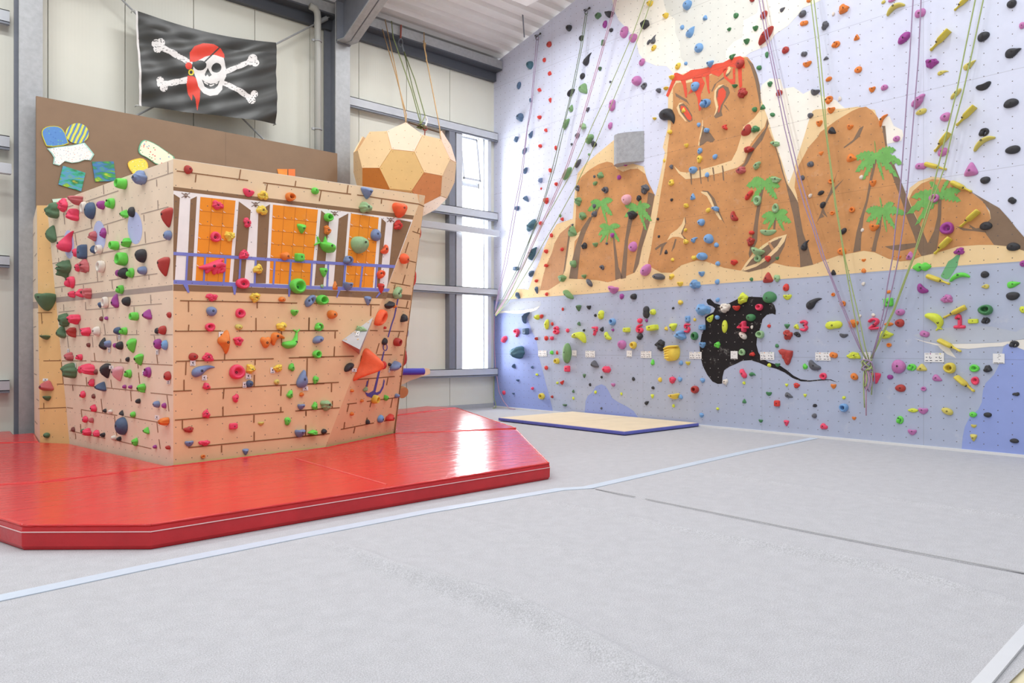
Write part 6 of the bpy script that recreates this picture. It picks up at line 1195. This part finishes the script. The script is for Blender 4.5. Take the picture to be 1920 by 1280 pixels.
def settle(f):
    prop = {}
    for it in ITEMS:
        if it['lab'] is None:
            l = f(it)
            if l and len(l.split()) <= 16: prop.setdefault(l, []).append(it)
    for l, q in prop.items():
        if len(q) == 1 and l not in used: q[0]['lab'] = l; used.add(l)
everywhere = count(lambda i: i['d']); inreg = count(lambda i: (i['d'], i['r'])); insz = count(lambda i: (i['s'] + i['d'], i['r']))
settle(lambda it: it['s'] + it['d'] + ' ' + it['r'] if inreg[(it['d'], it['r'])] == 1 else None)
settle(lambda it: it['s'] + it['d'] + ' ' + it['r'] if it['s'] in ('tiny ', 'large ') and insz[(it['s'] + it['d'], it['r'])] == 1 else None)
def beside(rank):
    def f(it):
        c = [j for j in ITEMS if j is not it and (j['face'] == 'wall') == (it['face'] == 'wall') and j['d'] != it['d'] and inreg[(j['d'], j['r'])] == 1 and math.hypot(j['x'] - it['x'], j['y'] - it['y']) < 75]
        c.sort(key=lambda j: math.hypot(j['x'] - it['x'], j['y'] - it['y']) - (15 if j['s'] == 'large ' else 0))
        if len(c) <= rank: return None
        j = c[rank]; dx, dy = it['x'] - j['x'], it['y'] - j['y']
        rel = ('right of' if dx > 0 else 'left of') if abs(dx) > abs(dy) * 1.15 else ('below' if dy > 0 else 'above')
        same = [k for k in ITEMS if k is not it and k['d'] == it['d'] and math.hypot(k['x'] - j['x'], k['y'] - j['y']) < math.hypot(dx, dy) * 1.4 and ((k['x'] - j['x']) * dx + (k['y'] - j['y']) * dy) > 0]
        if same: return None
        return it['s'] + it['d'] + ' just ' + rel + ' the ' + j['d'] + ' ' + j['r']
    return f
for rank in range(4): settle(beside(rank))
ORD = ['', 'second', 'third', 'fourth', 'fifth', 'sixth', 'seventh', 'eighth', 'ninth', 'tenth', 'eleventh', 'twelfth', 'thirteenth', 'fourteenth', 'fifteenth']
def ordered(it):
    q = [j for j in ITEMS if j['d'] == it['d'] and j['r'] == it['r']]; n = len(q)
    yr = max(j['y'] for j in q) - min(j['y'] for j in q); xr = max(j['x'] for j in q) - min(j['x'] for j in q)
    ax = 'y' if yr > xr else 'x'; q.sort(key=lambda j: j[ax]); i = q.index(it)
    a, b, c = ('topmost', 'lowest', 'from the top') if ax == 'y' else ('leftmost', 'rightmost', 'from the left')
    p = a if i == 0 else b if i == n - 1 else ORD[i] + ' ' + c
    return it['d'] + ', ' + p + ' of ' + str(['', '', 'two', 'three', 'four', 'five', 'six', 'seven', 'eight', 'nine', 'ten', 'eleven', 'twelve', 'thirteen', 'fourteen', 'fifteen'][min(n, 15)]) + ' ' + it['r']
settle(ordered)
for it in ITEMS:
    if it['lab'] is None: it['lab'] = it['s'] + it['d'] + ' ' + it['r']; print('UNSETTLED', it['lab'], it['x'], it['y'])
    it['o']['label'] = it['lab']; it['o']['group'] = ('holds on the climbing wall' if it['face'] == 'wall' else 'holds on the pirate ship')
bpy.context.view_layer.update()
